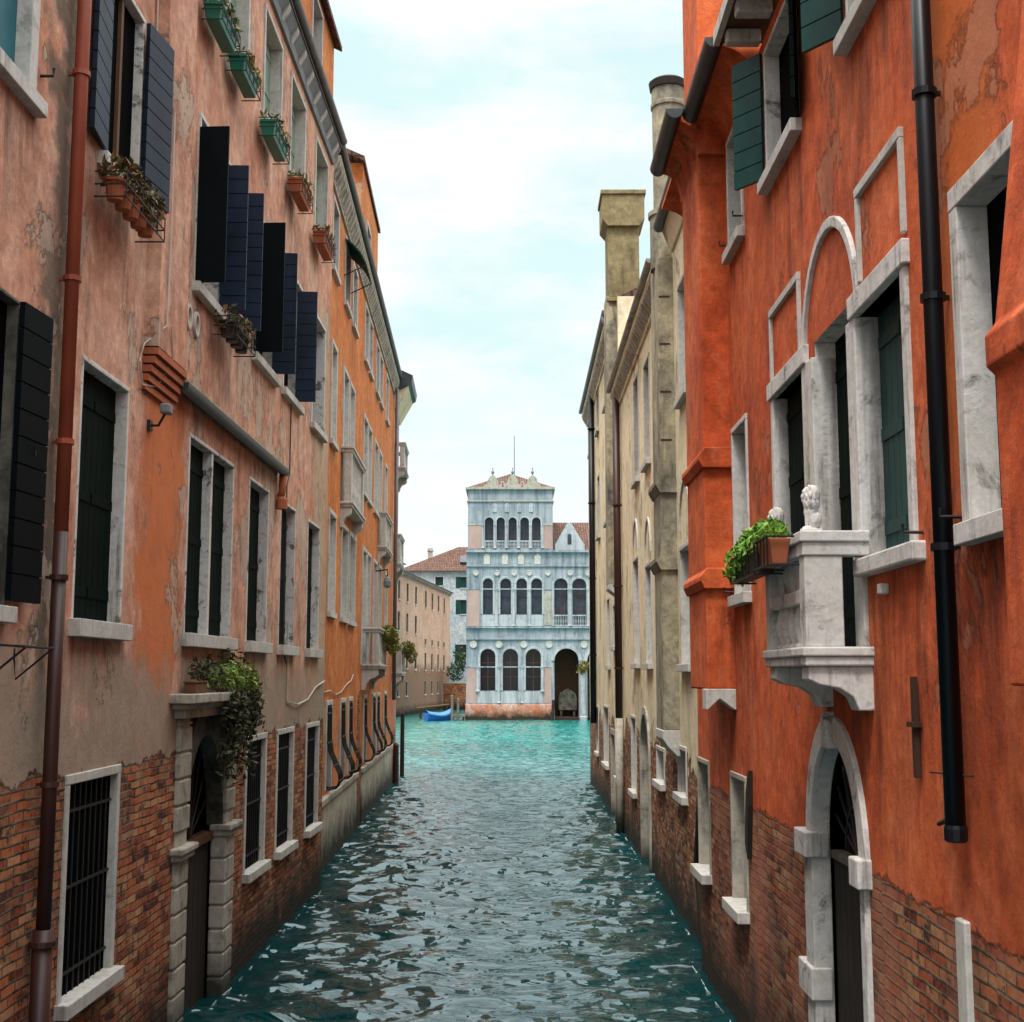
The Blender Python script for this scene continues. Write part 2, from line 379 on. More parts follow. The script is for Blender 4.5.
M['wood_dark'] = plain('dark_wet_wood', (0.03, 0.022, 0.017), 0.7, 0.3, var=0.5, scale=6)
M['wood_brown'] = plain('brown_wood', (0.14, 0.065, 0.03), 0.7, 0.3, var=0.4, scale=5)
M['boat_blue'] = plain('blue_paint', (0.010, 0.09, 0.36), 0.35, 0.5, var=0.25)
M['boat_cover'] = plain('light_blue_tarpaulin', (0.07, 0.22, 0.42), 0.6, 0.3, var=0.25, scale=3)
M['awning'] = plain('green_canvas', (0.008, 0.06, 0.04), 0.8, 0.2, var=0.3)
M['cable'] = plain('pale_cable', (0.55, 0.48, 0.42), 0.6, 0.3, var=0.2)
M['lead'] = plain('grey_lead', (0.20, 0.22, 0.23), 0.6, 0.3, var=0.3)
M['red_trim'] = plain('red_window_bars', (0.11, 0.035, 0.035), 0.6, 0.3, var=0.3)
M['yellow'] = plain('yellow_sticker', (0.75, 0.72, 0.10), 0.5, 0.3, var=0.1)
M['leaf_lush'] = leaf_mat('lush_leaves', (0.05, 0.15, 0.012), (0.19, 0.38, 0.04), (0.24, 0.30, 0.05))
M['leaf_vine'] = leaf_mat('vine_leaves', (0.05, 0.10, 0.015), (0.22, 0.33, 0.04), (0.12, 0.06, 0.03))
M['leaf_dark'] = leaf_mat('dark_dry_vine', (0.02, 0.028, 0.012), (0.045, 0.04, 0.02), (0.10, 0.12, 0.03))
M['leaf_dry'] = leaf_mat('dry_leaves', (0.05, 0.06, 0.015), (0.14, 0.10, 0.03), (0.28, 0.06, 0.03))
M['leaf_flower'] = leaf_mat('geranium_leaves', (0.04, 0.11, 0.02), (0.10, 0.17, 0.03), (0.42, 0.05, 0.08))
M['leaf_autumn'] = leaf_mat('yellowing_leaves', (0.10, 0.13, 0.02), (0.22, 0.20, 0.03), (0.26, 0.15, 0.02))
M['leaf_bush'] = leaf_mat('bush_leaves', (0.02, 0.06, 0.02), (0.05, 0.10, 0.035))
M['foam'] = plain('water_foam', (0.45, 0.50, 0.50), 0.8, 0.2, var=0.2, scale=9)
M['earth'] = plain('paved_ground', (0.22, 0.20, 0.18), 0.9, 0.2, var=0.3, scale=1)
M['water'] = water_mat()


# ------------------------------------------------------------------ mesh helpers
class Fac:
    """a vertical facade: u runs along it, d out of it, z up"""
    def __init__(s, O, T, N):
        s.O, s.T, s.N = Vector((*O, 0)), Vector((*T, 0)), Vector((*N, 0))

    def pt(s, u, d, z):
        v = s.O + s.T * u + s.N * d
        return (v.x, v.y, z)


def side(x0, slope, y0, out):
    n = Vector((out, -out * slope)).normalized()
    return Fac((x0 - slope * y0, 0), (slope, 1.0), (n.x, n.y))


FA = side(-3.5, 0.0093, 16, 1)
FB = side(-3.69, -0.0271, 25, 1)
FR = side(2.45, 0.001, 14.4, -1)
FY = side(2.68, 0.005, 25, -1)
FP = Fac((0, 114), (1, 0), (0, -1))
FW0, FW1 = Vector((-11.06, 122)), Vector((-7.6, 158))
_t = (FW1 - FW0).normalized()
FW = Fac(FW0, _t, (_t.y, -_t.x))
FH = Fac((0, 163), (1, 0), (0, -1))
FX = Fac((0, 0), (1, 0), (0, -1))         # plain world axes: u = x, d = -y


class MB:
    def __init__(s, fac=FX):
        s.f, s.v, s.fc, s.mark = fac, [], [], []

    def add(s, pts, faces):
        o = len(s.v)
        s.mark.append((o, len(s.fc)))
        s.v += [s.f.pt(*p) for p in pts]
        s.fc += [tuple(i + o for i in q) for q in faces]
        return s

    def box(s, u0, u1, d0, d1, z0, z1):
        p = [(u, d, z) for z in (z0, z1) for d in (d0, d1) for u in (u0, u1)]
        return s.add(p, [(0, 1, 3, 2), (4, 6, 7, 5), (0, 4, 5, 1), (2, 3, 7, 6), (0, 2, 6, 4), (1, 5, 7, 3)])

    def quad(s, *p):
        return s.add(list(p), [tuple(range(len(p)))])

    def prism(s, poly, axis, a0, a1):
        n = len(poly)
        mk = {'d': lambda p, a: (p[0], a, p[1]), 'u': lambda p, a: (a, p[0], p[1]), 'z': lambda p, a: (p[0], p[1], a)}[axis]
        pts = [mk(p, a0) for p in poly] + [mk(p, a1) for p in poly]
        fs = [tuple(range(n)), tuple(range(2 * n - 1, n - 1, -1))]
        fs += [(i, (i + 1) % n, n + (i + 1) % n, n + i) for i in range(n)]
        return s.add(pts, fs)

    def ring(s, uc, zc, r0, r1, d0, d1, a0=0.0, a1=PI, n=18, e=1.0):
        pts, fs = [], []
        for i in range(n + 1):
            a = a0 + (a1 - a0) * i / n
            c, q = math.cos(a), math.sin(a) * e
            for r, d in ((r0, d0), (r1, d0), (r1, d1), (r0, d1)):
                pts.append((uc + r * c, d, zc + r * q))
        for i in range(n):
            for k in range(4):
                fs.append((i * 4 + k, i * 4 + (k + 1) % 4, i * 4 + 4 + (k + 1) % 4, i * 4 + 4 + k))
        fs += [(0, 1, 2, 3), tuple(n * 4 + k for k in (3, 2, 1, 0))]
        return s.add(pts, fs)

    def disc(s, uc, zc, r, d0, d1, n=20, a0=0, a1=2 * PI, e=1.0):
        poly = [(uc + r * math.cos(a0 + (a1 - a0) * i / n), zc + e * r * math.sin(a0 + (a1 - a0) * i / n)) for i in range(n + (1 if a1 - a0 < 6.2 else 0))]
        return s.prism(poly, 'd', d0, d1)

    def lathe(s, u, d, prof, n=12):
        pts, fs = [], []
        for r, z in prof:
            for k in range(n):
                a = 2 * PI * k / n
                pts.append((u + r * math.cos(a), d + r * math.sin(a), z))
        for i in range(len(prof) - 1):
            for k in range(n):
                fs.append((i * n + k, i * n + (k + 1) % n, (i + 1) * n + (k + 1) % n, (i + 1) * n + k))
        fs += [tuple(range(n - 1, -1, -1)), tuple(range((len(prof) - 1) * n, len(prof) * n))]
        return s.add(pts, fs)

    def tube(s, path, r, n=6, r1=None):
        P = [Vector(p) for p in path]
        pts, fs = [], []
        for i, p in enumerate(P):
            t = (P[min(i + 1, len(P) - 1)] - P[max(i - 1, 0)]).normalized()
            a = Vector((0, 0, 1)) if abs(t.z) < 0.9 else Vector((1, 0, 0))
            x = t.cross(a).normalized()
            y = t.cross(x).normalized()
            rr = r if r1 is None else r + (r1 - r) * i / (len(P) - 1)
            for k in range(n):
                b = 2 * PI * k / n
                q = p + x * (rr * math.cos(b)) + y * (rr * math.sin(b))
                pts.append(tuple(q))
        for i in range(len(P) - 1):
            for k in range(n):
                fs.append((i * n + k, i * n + (k + 1) % n, (i + 1) * n + (k + 1) % n, (i + 1) * n + k))
        fs += [tuple(range(n - 1, -1, -1)), tuple(range((len(P) - 1) * n, len(P) * n))]
        return s.add(pts, fs)

    def rbox(s, cu, cd, z0, z1, w, t, ang):
        """an upright panel of width w, thickness t, turned ang about its hinge at (cu, cd); ang 0 runs along +u"""
        c, q = math.cos(ang), math.sin(ang)
        poly = [(cu + x * c - y * q, cd + x * q + y * c) for x, y in ((0, 0), (w, 0), (w, t), (0, t))]
        return s.prism(poly, 'z', z0, z1)

    def sheet(s, u0, u1, z0, z1, holes, d=0.0):
        """a wall sheet with rectangular or round-headed openings"""
        us = sorted({u0, u1} | {max(u0, min(u1, h[k])) for h in holes for k in (0, 1)})
        zs = sorted({z0, z1} | {max(z0, min(z1, h[k])) for h in holes for k in (2, 3)})
        for a, b in zip(us, us[1:]):
            run = None
            for c, e in zip(zs, zs[1:]):
                mu, mz = (a + b) / 2, (c + e) / 2
                if any(h[0] < mu < h[1] and h[2] < mz < h[3] for h in holes):
                    if run is not None:
                        s.quad((a, d, run), (b, d, run), (b, d, c), (a, d, c))
                        run = None
                elif run is None:
                    run = c
            if run is not None:
                s.quad((a, d, run), (b, d, run), (b, d, z1), (a, d, z1))
        for h in holes:
            if len(h) > 4 and h[4]:
                r = (h[1] - h[0]) / 2
                uc, zc = (h[0] + h[1]) / 2, h[3] - r * h[4]
                n = 16
                for i in range(n):
                    a, b = PI * i / n, PI * (i + 1) / n
                    p, q = (uc + r * math.cos(a), zc + r * h[4] * math.sin(a)), (uc + r * math.cos(b), zc + r * h[4] * math.sin(b))
                    s.quad((p[0], d, p[1]), (p[0], d, h[3]), (q[0], d, h[3]), (q[0], d, q[1]))
        return s

    def leaves(s, c, rad, n, size, squash=1.0):
        """many small leaf blades spread through a lumpy volume; c and rad in facade axes"""
        for _ in range(n):
            while True:
                p = Vector((random.uniform(-1, 1), random.uniform(-1, 1), random.uniform(-1, 1)))
                if p.length <= 1 and p.length > random.random() * 0.75:
                    break
            q = Vector((c[0] + p.x * rad[0], c[1] + p.y * rad[1], c[2] + p.z * rad[2]))
            a = Vector((random.gauss(0, 1), random.gauss(0, 1), random.gauss(0, 1))).normalized()
            b = a.cross(Vector((random.gauss(0, 1), random.gauss(0, 1), random.gauss(0, 1)))).normalized()
            l = size * random.uniform(0.4, 1.6)
            w = l * 0.36
            s.add([tuple(q - a * l), tuple(q + b * w - a * 0.1 * l), tuple(q + a * l), tuple(q - b * w - a * 0.1 * l)], [(0, 1, 2, 3)])
        return s

    def each(s, name, mat, parent=None, per=1, **k):
        """every shape added becomes a part of its own (per shapes each)"""
        out = []
        for i in range(0, len(s.mark), per):
            v0, f0 = s.mark[i]
            v1, f1 = s.mark[i + per] if i + per < len(s.mark) else (len(s.v), len(s.fc))
            q = MB(s.f)
            q.v = s.v[v0:v1]
            q.fc = [tuple(j - v0 for j in f) for f in s.fc[f0:f1]]
            out.append(q.build(name, mat, parent, **k))
        return out

    def build(s, name, mat, parent=None, bevel=0.0, smooth=False, label=None):
        loc = root_loc(parent)
        me = bpy.data.meshes.new(name)
        me.from_pydata([(x - loc.x, y - loc.y, z - loc.z) for x, y, z in s.v], [], s.fc)
        bm = bmesh.new()
        bm.from_mesh(me)
        if len(bm.faces) < 60000:
            bmesh.ops.recalc_face_normals(bm, faces=bm.faces[:])
        uvl = bm.loops.layers.uv.new('UVMap')
        for f in bm.faces:
            n = f.normal
            ax, ay, az = abs(n.x), abs(n.y), abs(n.z)
            f.smooth = smooth
            for l in f.loops:
                c = l.vert.co + loc
                if az > ax and az > ay:
                    l[uvl].uv = (c.x, c.y)
                elif ax >= ay:
                    l[uvl].uv = (c.y, c.z)
                else:
                    l[uvl].uv = (c.x, c.z)
        bm.to_mesh(me)
        bm.free()
        me.materials.append(M[mat])
        o = bpy.data.objects.new(name, me)
        COL.objects.link(o)
        if parent:
            o.parent = parent
        if bevel:
            b = o.modifiers.new('bevel', 'BEVEL')
            b.width, b.segments, b.limit_method = bevel, 2, 'ANGLE'
        if label:
            o['label'] = label
        return o


def root_loc(o):
    v = Vector((0, 0, 0))
    while o is not None:
        v += o.location
        o = o.parent
    return v


def tag(o, label=None, cat=None, group=None, kind=None):
    for k, v in (('label', label), ('category', cat), ('group', group), ('kind', kind)):
        if v:
            o[k] = v
    return o


def thing(name, label, cat, loc, group=None):
    o = bpy.data.objects.new(name, None)
    COL.objects.link(o)
    o.location = loc
    o.empty_display_size = 0.2
    return tag(o, label, cat, group)


class House:
    def __init__(s, name, label, fac, u0, u1, z1, wall, cat='house', depth=7.0, z0=-1.0):
        s.fac, s.u0, s.u1, s.z0, s.z1, s.depth, s.wall = fac, u0, u1, z0, z1, depth, wall
        p = fac.pt((u0 + u1) / 2, 0, 0)
        s.o = thing(name, label, cat, p)
        s.holes = []

    def mb(s):
        return MB(s.fac)

    def finish(s, roof=True, rise=2.2, over=0.3, far_end=True):
        w = s.mb().sheet(s.u0, s.u1, s.z0, s.z1, s.holes)
        D = -s.depth
        for u in (s.u0, s.u1):
            w.quad((u, 0, s.z0), (u, D, s.z0), (u, D, s.z1), (u, 0, s.z1))
        w.quad((s.u0, D, s.z0), (s.u1, D, s.z0), (s.u1, D, s.z1), (s.u0, D, s.z1))
        # a dark inner lining so that no opening shows sky
        s.wall_o = w.build('wall', s.wall, s.o)
        if roof:
            s.mb().prism([(over, s.z1), (D / 2, s.z1 + rise), (D - 0.3, s.z1), (D / 2, s.z1 + 0.05)], 'u', s.u0, s.u1).build('roof', 'tile', s.o)
        return s


def boards(mb, cu, cd, z0, z1, w, t, ang, n, gap=0.012):
    """a shutter leaf of n cross boards on a thin backing, turned about its hinge"""
    h = (z1 - z0) / n
    c, q = math.cos(ang), math.sin(ang)
    for i in range(n):
        mb.rbox(cu, cd, z0 + i * h + gap / 2, z0 + (i + 1) * h - gap / 2, w, t, ang)
    mb.rbox(cu + c * 0.01 - q * t * 0.3, cd + q * 0.01 + c * t * 0.3, z0 + 0.01, z1 - 0.01, w - 0.02, t * 0.4, ang)
    return mb


def window(H, u0, u1, z0, z1, frame=0.08, fd=0.025, reveal=0.17, pane='shut_dgreen', fmat='stone', sill=True, sillmat='stone', mull=None,
           arch=0, sill_w=0.09, sill_d=0.09, sill_h=0.11, head=True, grille=None, bars=None, wname='window', sub='pane', bev=0.008, keep=None):
    """an opening in a wall with its stone surround, sill and pane; the surround lines the reveal"""
    H.holes.append((u0, u1, z0, z1, arch))
    m = H.mb()
    e = max(frame, 0.03)
    f = fd if frame > 0 else -0.004
    r = (u1 - u0) / 2
    zt = z1 - r * arch if arch else z1
    m.box(u0 - e, u0, -reveal - 0.03, f, z0, zt)
    m.box(u1, u1 + e, -reveal - 0.03, f, z0, zt)
    if arch:
        m.ring((u0 + u1) / 2, zt, r, r + e, -reveal - 0.03, f, 0, PI, 16, arch)
    else:
        m.box(u0 - e, u1 + e, -reveal - 0.03, f + 0.003, z1, z1 + e)
    if mull:
        for (ma, mbb) in mull:
            m.box(ma, mbb, -reveal - 0.03, f - 0.01 if frame > 0 else -0.01, z0, zt)
    w = m.build(wname, fmat, H.o, bevel=bev)
    p = H.mb().box(u0 - 0.01, u1 + 0.01, -reveal - 0.06, -reveal, z0 - 0.01, z1 + 0.01)
    p.build(sub, pane, w)
    if sill:
        H.mb().box(u0 - sill_w, u1 + sill_w, -reveal - 0.02, sill_d, z0 - sill_h, z0 + 0.004).build('sill', sillmat, w, bevel=0.006)
    if pane in ('shut_dgreen', 'shut_green', 'shut_white', 'shut_pale', 'shut_black') and u1 - u0 > 0.7:
        b = H.mb()
        cuts = [u0] + ([(ma + mbb) / 2 for ma, mbb in mull] if mull else [(u0 + u1) / 2]) + [u1]
        for a_, c_ in zip(cuts, cuts[1:]):
            n_ = max(3, int((c_ - a_) / 0.13))
            for i in range(n_):
                q0 = a_ + (c_ - a_) * i / n_
                b.box(q0 + 0.004, q0 + (c_ - a_) / n_ - 0.004, -reveal, -reveal + 0.022, z0 + 0.02, zt)
            for q in (0.12, 0.5, 0.88):
                zz = z0 + (zt - z0) * q
                b.box(a_ + 0.02, c_ - 0.02, -reveal + 0.022, -reveal + 0.034, zz - 0.045, zz + 0.045)
        b.build('shutter', pane, w)
    if bars:                                    # glazing bars: (n vertical, n horizontal, material)
        nv, nh, bm_ = bars
        b = H.mb()
        for i in range(nv):
            u = u0 + (u1 - u0) * (i + 1) / (nv + 1)
            b.box(u - 0.03, u + 0.03, -reveal, -reveal + 0.035, z0, z1 - (0.05 if not arch else 0.12))
        for i in range(nh):
            z = z0 + (z1 - z0) * (i + 1) / (nh + 1)
            b.box(u0, u1, -reveal, -reveal + 0.031, z - 0.03, z + 0.03)
        b.build('glazing_bar', bm_, w)
    if grille:                                  # iron window guard
        b = H.mb()
        k = max(3, int((u1 - u0) / 0.13))
        for i in range(1, k):
            u = u0 + (u1 - u0) * i / k
            if grille == 'flat':
                b.box(u - 0.007, u + 0.007, -0.045, -0.035, z0, z1)
            else:                               # belly-shaped guard
                zb = z0 + 0.03
                hh = z1 - z0
                prof = [(0.03, z1 - 0.05), (0.035, zb + hh * 0.55), (0.07, zb + hh * 0.42), (0.17, zb + hh * 0.28), (0.26, zb + hh * 0.17), (0.27, zb + hh * 0.07), (0.2, zb), (0.03, zb - 0.03)]
                b.tube([(u, d, z) for d, z in prof], 0.017, 4)
        if grille == 'flat':
            for q in (0.1, 0.5, 0.86):
                b.box(u0, u1, -0.048, -0.032, z0 + (z1 - z0) * q, z0 + (z1 - z0) * q + 0.022)
        else:
            for d, q in ((0.27, 0.1), (0.18, 0.28), (0.04, 0.55), (0.035, 0.9)):
                b.box(u0 - 0.02, u1 + 0.02, d - 0.012, d + 0.012, z0 + (z1 - z0) * q, z0 + (z1 - z0) * q + 0.03)
        b.build('grille', 'iron', w)
    return w


def pipe(H, path, r, mat, collars=(), name='drainpipe', n=12):
    o = H.mb().tube(path, r, n).build(name, mat, H.o, smooth=True)
    if collars:
        c = H.mb()
        for (u, d, z) in collars:
            c.lathe(u, d, [(r * 1.02, z - 0.02), (r * 1.3, z - 0.02), (r * 1.3, z + 0.02), (r * 1.02, z + 0.02)], 12)
            c.box(u - 0.012, u + 0.012, -0.02, d, z - 0.012, z + 0.012)
        c.each('collar', mat, o, per=2)
    return o


BAL = [(0.055, 0), (0.055, 0.04), (0.03, 0.07), (0.06, 0.2), (0.065, 0.3), (0.04, 0.45), (0.03, 0.52), (0.04, 0.6), (0.03, 0.66), (0.05, 0.9), (0.055, 0.94), (0.055, 1.0)]


def balcony(H, u0, u1, d, zs, zt, mat='stone', nb=6, side_bal=0, corbel=0.4, slab=0.12, rail=0.13, lip=0.05, panel=None):
    """slab on brackets, corner piers, balusters, handrail"""
    b = H.mb()
    b.box(u0 - lip, u1 + lip, -0.02, d + lip, zs - slab * 0.5, zs)
    b.box(u0 - lip * 0.4, u1 + lip * 0.4, -0.02, d + lip * 0.4, zs - slab, zs - slab * 0.5)
    o = b.build('balcony', mat, H.o, bevel=0.012)
    r = H.mb()
    r.box(u0 - lip, u0 + 0.16, 0.0, d + lip, zt - rail * 0.45, zt)
    r.box(u1 - 0.16, u1 + lip, 0.0, d + lip, zt - rail * 0.45, zt)
    r.box(u0 + 0.16, u1 - 0.16, d - 0.16, d + lip, zt - rail * 0.45, zt - 0.002)
    r.box(u0 - lip * 0.4, u0 + 0.14, 0.0, d + lip * 0.4, zt - rail, zt - rail * 0.45)
    r.box(u1 - 0.14, u1 + lip * 0.4, 0.0, d + lip * 0.4, zt - rail, zt - rail * 0.45)
    r.box(u0 + 0.14, u1 - 0.14, d - 0.14, d + lip * 0.4, zt - rail, zt - rail * 0.45 - 0.002)
    r.build('handrail', mat, o, bevel=0.01)
    for a in (u0, u1 - 0.17):
        if panel:
            H.mb().box(a, a + 0.17, d * panel, d, zs, zt - rail).build('pier', mat, o, bevel=0.008)
        else:
            H.mb().box(a, a + 0.17, d - 0.17, d, zs, zt - rail).build('pier', mat, o, bevel=0.008)
    hh = zt - rail - zs
    for i in range(nb):
        u = u0 + 0.17 + (u1 - u0 - 0.34) * (i + 0.5) / nb
        H.mb().lathe(u, d - 0.085, [(rr, zs + t * hh) for rr, t in BAL], 10).build('baluster', mat, o, smooth=True)
    for i in range(side_bal):
        dd = (d - 0.17) * (i + 0.5) / side_bal
        H.mb().lathe(u0 + 0.085, dd, [(rr, zs + t * hh) for rr, t in BAL], 10).build('baluster', mat, o, smooth=True)
    if corbel:
        zb = zs - slab
        prof = [(-0.02, zb), (d * 0.96, zb), (d * 0.97, zb - corbel * 0.3), (d * 0.8, zb - corbel * 0.42), (d * 0.5, zb - corbel * 0.5), (d * 0.3, zb - corbel * 0.7), (d * 0.22, zb - corbel), (-0.02, zb - corbel)]
        for a in (u0 + 0.02, u1 - 0.24):
            H.mb().prism(prof, 'u', a, a + 0.22).build('bracket', mat, o, bevel=0.01)
    return o


def cornice(H, u0, u1, z, d=0.35, h=0.5, nd=40, mat='stone', gut='grey_metal', dw=0.16, dh=0.2, soffit=None, each=False):
    c = H.mb()
    c.prism([(-0.05, z), (0.05, z), (0.07, z + h * 0.25), (d * 0.85, z + h * 0.62), (d * 0.85, z + h * 0.72), (-0.05, z + h * 0.72)], 'u', u0, u1)
    o = c.build('cornice', soffit or mat, H.o)
    b = H.mb()
    for i in range(nd):
        u = u0 + (u1 - u0) * (i + 0.5) / nd
        b.prism([(0.02, z + h * 0.1), (d * 0.3, z + h * 0.1), (d * 0.78, z + h * 0.45), (d * 0.78, z + h * 0.64), (0.02, z + h * 0.64)], 'u', u - dw / 2, u + dw / 2)
    b.each('bracket' if each else 'dentil', mat, o)
    g = H.mb()
    n = 8
    poly = [(d + 0.07 * math.cos(PI + PI * i / n), z + h * 0.95 + 0.08 * math.sin(PI + PI * i / n)) for i in range(n + 1)]
    poly += [(d + 0.055, z + h * 0.955), (d - 0.055, z + h * 0.955)]
    g.prism(poly, 'u', u0 - 0.02, u1 + 0.02)
    g.prism([(-0.3, z + h * 0.74), (d - 0.07, z + h * 0.74), (d - 0.07, z + h * 0.85), (-0.3, z + h * 0.95)], 'u', u0, u1)
    g.build('gutter', gut, H.o)
    return o


# ------------------------------------------------------------------ the setting: water and ground
def make_water():
    xs = np.concatenate([[-1500, -400, -120, -50, -25, -13], np.arange(-8, -5.2, 0.4), np.arange(-5.2, 3.6, 0.055), np.arange(3.6, 8.4, 0.4), [13, 25, 50, 120, 400, 1500]])
    ys = np.concatenate([[-300, -80, -20], np.arange(-4, 6, 0.5), np.arange(6, 30, 0.055), np.arange(30, 60, 0.11), np.arange(60, 125, 0.35), [130, 150, 200, 400, 1000, 3000]])
    X, Y = np.meshgrid(xs, ys)
    rng = np.random.RandomState(3)
    Z = np.zeros_like(X)
    for i in range(70):
        lam = 0.34 * (6.0 ** rng.rand())
        ang = rng.normal(0.5 * PI, 0.75)
        k = 2 * PI / lam
        ph = rng.rand() * 6.28
        amp = 0.0078 * lam ** 0.75
        kx, ky = k * math.cos(ang), k * math.sin(ang)
        arg = kx * X + ky * Y + ph + 0.5 * np.sin(0.35 * X + 0.22 * Y + i)
        Z += amp * (1.0 - 1.25 * np.abs(np.sin(arg * 0.5)) ** 1.2) if lam > 0.8 else amp * np.sin(arg)
    gust = 0.72 + 0.28 * np.sin(0.21 * Y + 0.6 * X + 1.0) * np.sin(0.13 * Y - 0.4 * X)
    fade = np.clip((X + 9) / 2, 0, 1) * np.clip((9 - X) / 2, 0, 1) * np.clip((Y - 2) / 3, 0, 1) * np.clip((124 - Y) / 20, 0, 1)
    Z = Z * fade * gust
    ny, nx = X.shape
    v = np.stack([X.ravel(), Y.ravel(), Z.ravel()], 1)
    idx = np.arange(nx * ny).reshape(ny, nx)
    q = np.stack([idx[:-1, :-1].ravel(), idx[:-1, 1:].ravel(), idx[1:, 1:].ravel(), idx[1:, :-1].ravel()], 1)
    me = bpy.data.meshes.new('water')
    me.vertices.add(len(v))
    me.vertices.foreach_set('co', v.astype(np.float32).ravel())
    me.loops.add(q.size)
    me.loops.foreach_set('vertex_index', q.astype(np.int32).ravel())
    me.polygons.add(len(q))
    me.polygons.foreach_set('loop_start', (np.arange(len(q)) * 4).astype(np.int32))
    me.polygons.foreach_set('loop_total', np.full(len(q), 4, np.int32))
    me.polygons.foreach_set('use_smooth', np.ones(len(q), bool))
    me.update()
    me.validate()
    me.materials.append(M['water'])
    o = bpy.data.objects.new('water', me)
    COL.objects.link(o)
    tag(o, 'choppy teal canal water between the houses', 'water', kind='structure')


make_water()
gm = MB()
gm.box(-600, -12.5, -46, 60, -2, 0.35)
gm.box(12, 600, -46, 60, -2, 0.35)
gm.box(-3.2, 600, -900, -116, -2, 0.3)
gm.box(-600, -13, -900, -124, -2, 0.3)
gm.box(-14, -3, -900, -170, -2, 0.3)
tag(gm.build('ground', 'earth'), 'paved ground behind the canal houses', 'ground', kind='structure')

# ------------------------------------------------------------------ pink house, near left
A = House('canal_house', 'weathered pink stucco house nearest on the left, with navy shutters and a brick foot', FA, 2.0, 23.75, 13.75, 'wall_a')
W_ROW = [(10.45, 11.65, None), (13.9, 16.0, [(14.9, 14.98)]), (17.0, 18.24, None), (19.24, 20.42, None), (21.68, 22.88, None)]
for i, (a, b, mu) in enumerate(W_ROW):
    window(A, a, b, 4.26, 6.40, frame=0.045, fd=0.008, reveal=0.13 if i < 2 else 0.15, fmat='stone_d', mull=mu, sill_w=0.10, sill_d=0.10, sill_h=0.14, pane='shut_dgreen' if i < 3 else 'shut_black')
w = window(A, 7.9, 9.0, 4.28, 6.45, frame=0.03, reveal=0.06, pane='dark', fmat='stone_m')
boards(MB(FA), 8.98, 0.04, 4.32, 6.47, 0.47, 0.04, R_(4), 11).build('shutter', 'shut_black', w)
w = window(A, 7.7, 8.98, 8.05, 10.3, frame=0.14, fd=0.03, reveal=0.09, pane='shut_teal', fmat='stone', sill_w=0.22)
for (a, b) in [(7.9, 9.0), (10.52, 11.74), (17.22, 18.42), (19.36, 20.60), (21.92, 23.12)]:
    window(A, a, b, 1.26, 2.94, frame=0.08, fd=0.02, reveal=0.05, pane='dark', grille='flat', sill_w=0.11, sill_d=0.11, sill_h=0.11)
# first upper row, shutters
w = window(A, 10.69, 11.64, 8.27, 10.0, frame=0.05, reveal=0.06, pane='dark', fmat='stone_d', bars=(1, 0, 'wood_brown'), sill_w=0.12)
boards(MB(FA), 10.69, 0.05, 8.3, 10.0, 0.52, 0.04, R_(180 - 6), 10).build('shutter', 'shut_navy', w)
boards(MB(FA), 11.64, 0.05, 8.3, 10.0, 0.56, 0.04, R_(8), 10).build('shutter', 'shut_navy', w)
for (a, b, mu, leaves) in [(13.88, 16.1, [(14.95, 15.02)], [(13.85, 92, 0.33, 1, 'shut_black'), (14.95, 88, 0.31, 10, 'shut_navy'), (15.85, 86, 0.31, 10, 'shut_navy')]),
                           (17.0, 18.45, None, [(16.95, 92, 0.39, 1, 'shut_black'), (18.2, 86, 0.33, 10, 'shut_navy')]),
                           (19.1, 20.5, None, [(20.1, 86, 0.32, 10, 'shut_navy')]),
                           (21.75, 23.0, None, [])]:
    w = window(A, a, b, 8.12, 10.05, frame=0.06, reveal=0.18, pane='dark', fmat='stone_d', mull=mu, sill_w=0.12)
    for (hu, an, wd, nb, mt) in leaves:
        boards(MB(FA), hu, 0.02, 8.12, 9.93, wd, 0.035, R_(an), nb).build('shutter', mt, w)
for (a, b, mu) in [(14.0, 16.1, [(15.0, 15.08)]), (17.2, 18.4, None), (19.25, 20.48, None), (21.66, 22.92, None)]:
    w = window(A, a, b, 11.58, 13.16, frame=0.07, reveal=0.18, pane='shut_pale', fmat='stone', mull=mu, sill_w=0.12)
# chimney flue down the front, ending on a stepped corbel
fl = MB(FA).box(12.08, 13.1, -0.02, 0.14, 6.95, 13.7)
fo = fl.build('flue', 'wall_a', A.o)
cb = MB(FA)
for i in range(5):
    cb.box(12.06 - 0.0 * i, 13.12, -0.02, 0.15 - i * 0.028, 6.95 - (i + 1) * 0.085, 6.95 - i * 0.085 - 0.02)
cb.build('corbel', 'terra', fo)
# half-round gutter under the first floor with its short clay downspout
gp = [(0.11 + 0.065 * math.cos(PI * (i / 8.0 + 1)), 6.80 + 0.075 * math.sin(PI * (i / 8.0 + 1))) for i in range(9)]
go = MB(FA).prism(gp + [(0.175, 6.83), (0.045, 6.83)], 'u', 13.1, 18.9).build('gutter', 'slate_metal', A.o)
MB(FA).prism([(0.0, 6.80), (0.17, 6.832), (0.17, 6.85), (0.0, 6.92)], 'u', 13.1, 18.9).build('gutter_lip', 'stone_g', go)
MB(FA).tube([(18.8, 0.10, 6.8), (18.8, 0.09, 6.5), (18.82, 0.06, 6.42)], 0.055, 10).build('downspout', 'terra', go, smooth=True)
MB(FA).lathe(18.8, 0.09, [(0.06, 6.27), (0.085, 6.24), (0.085, 6.38), (0.06, 6.42)], 12).build('hopper', 'terra', go)
# rafters and gutter at the eaves
cornice(A, 2.0, 23.5, 13.45, d=0.22, h=0.5, nd=30, mat='stone', gut='grey_metal', dw=0.13, soffit='lead', each=True)
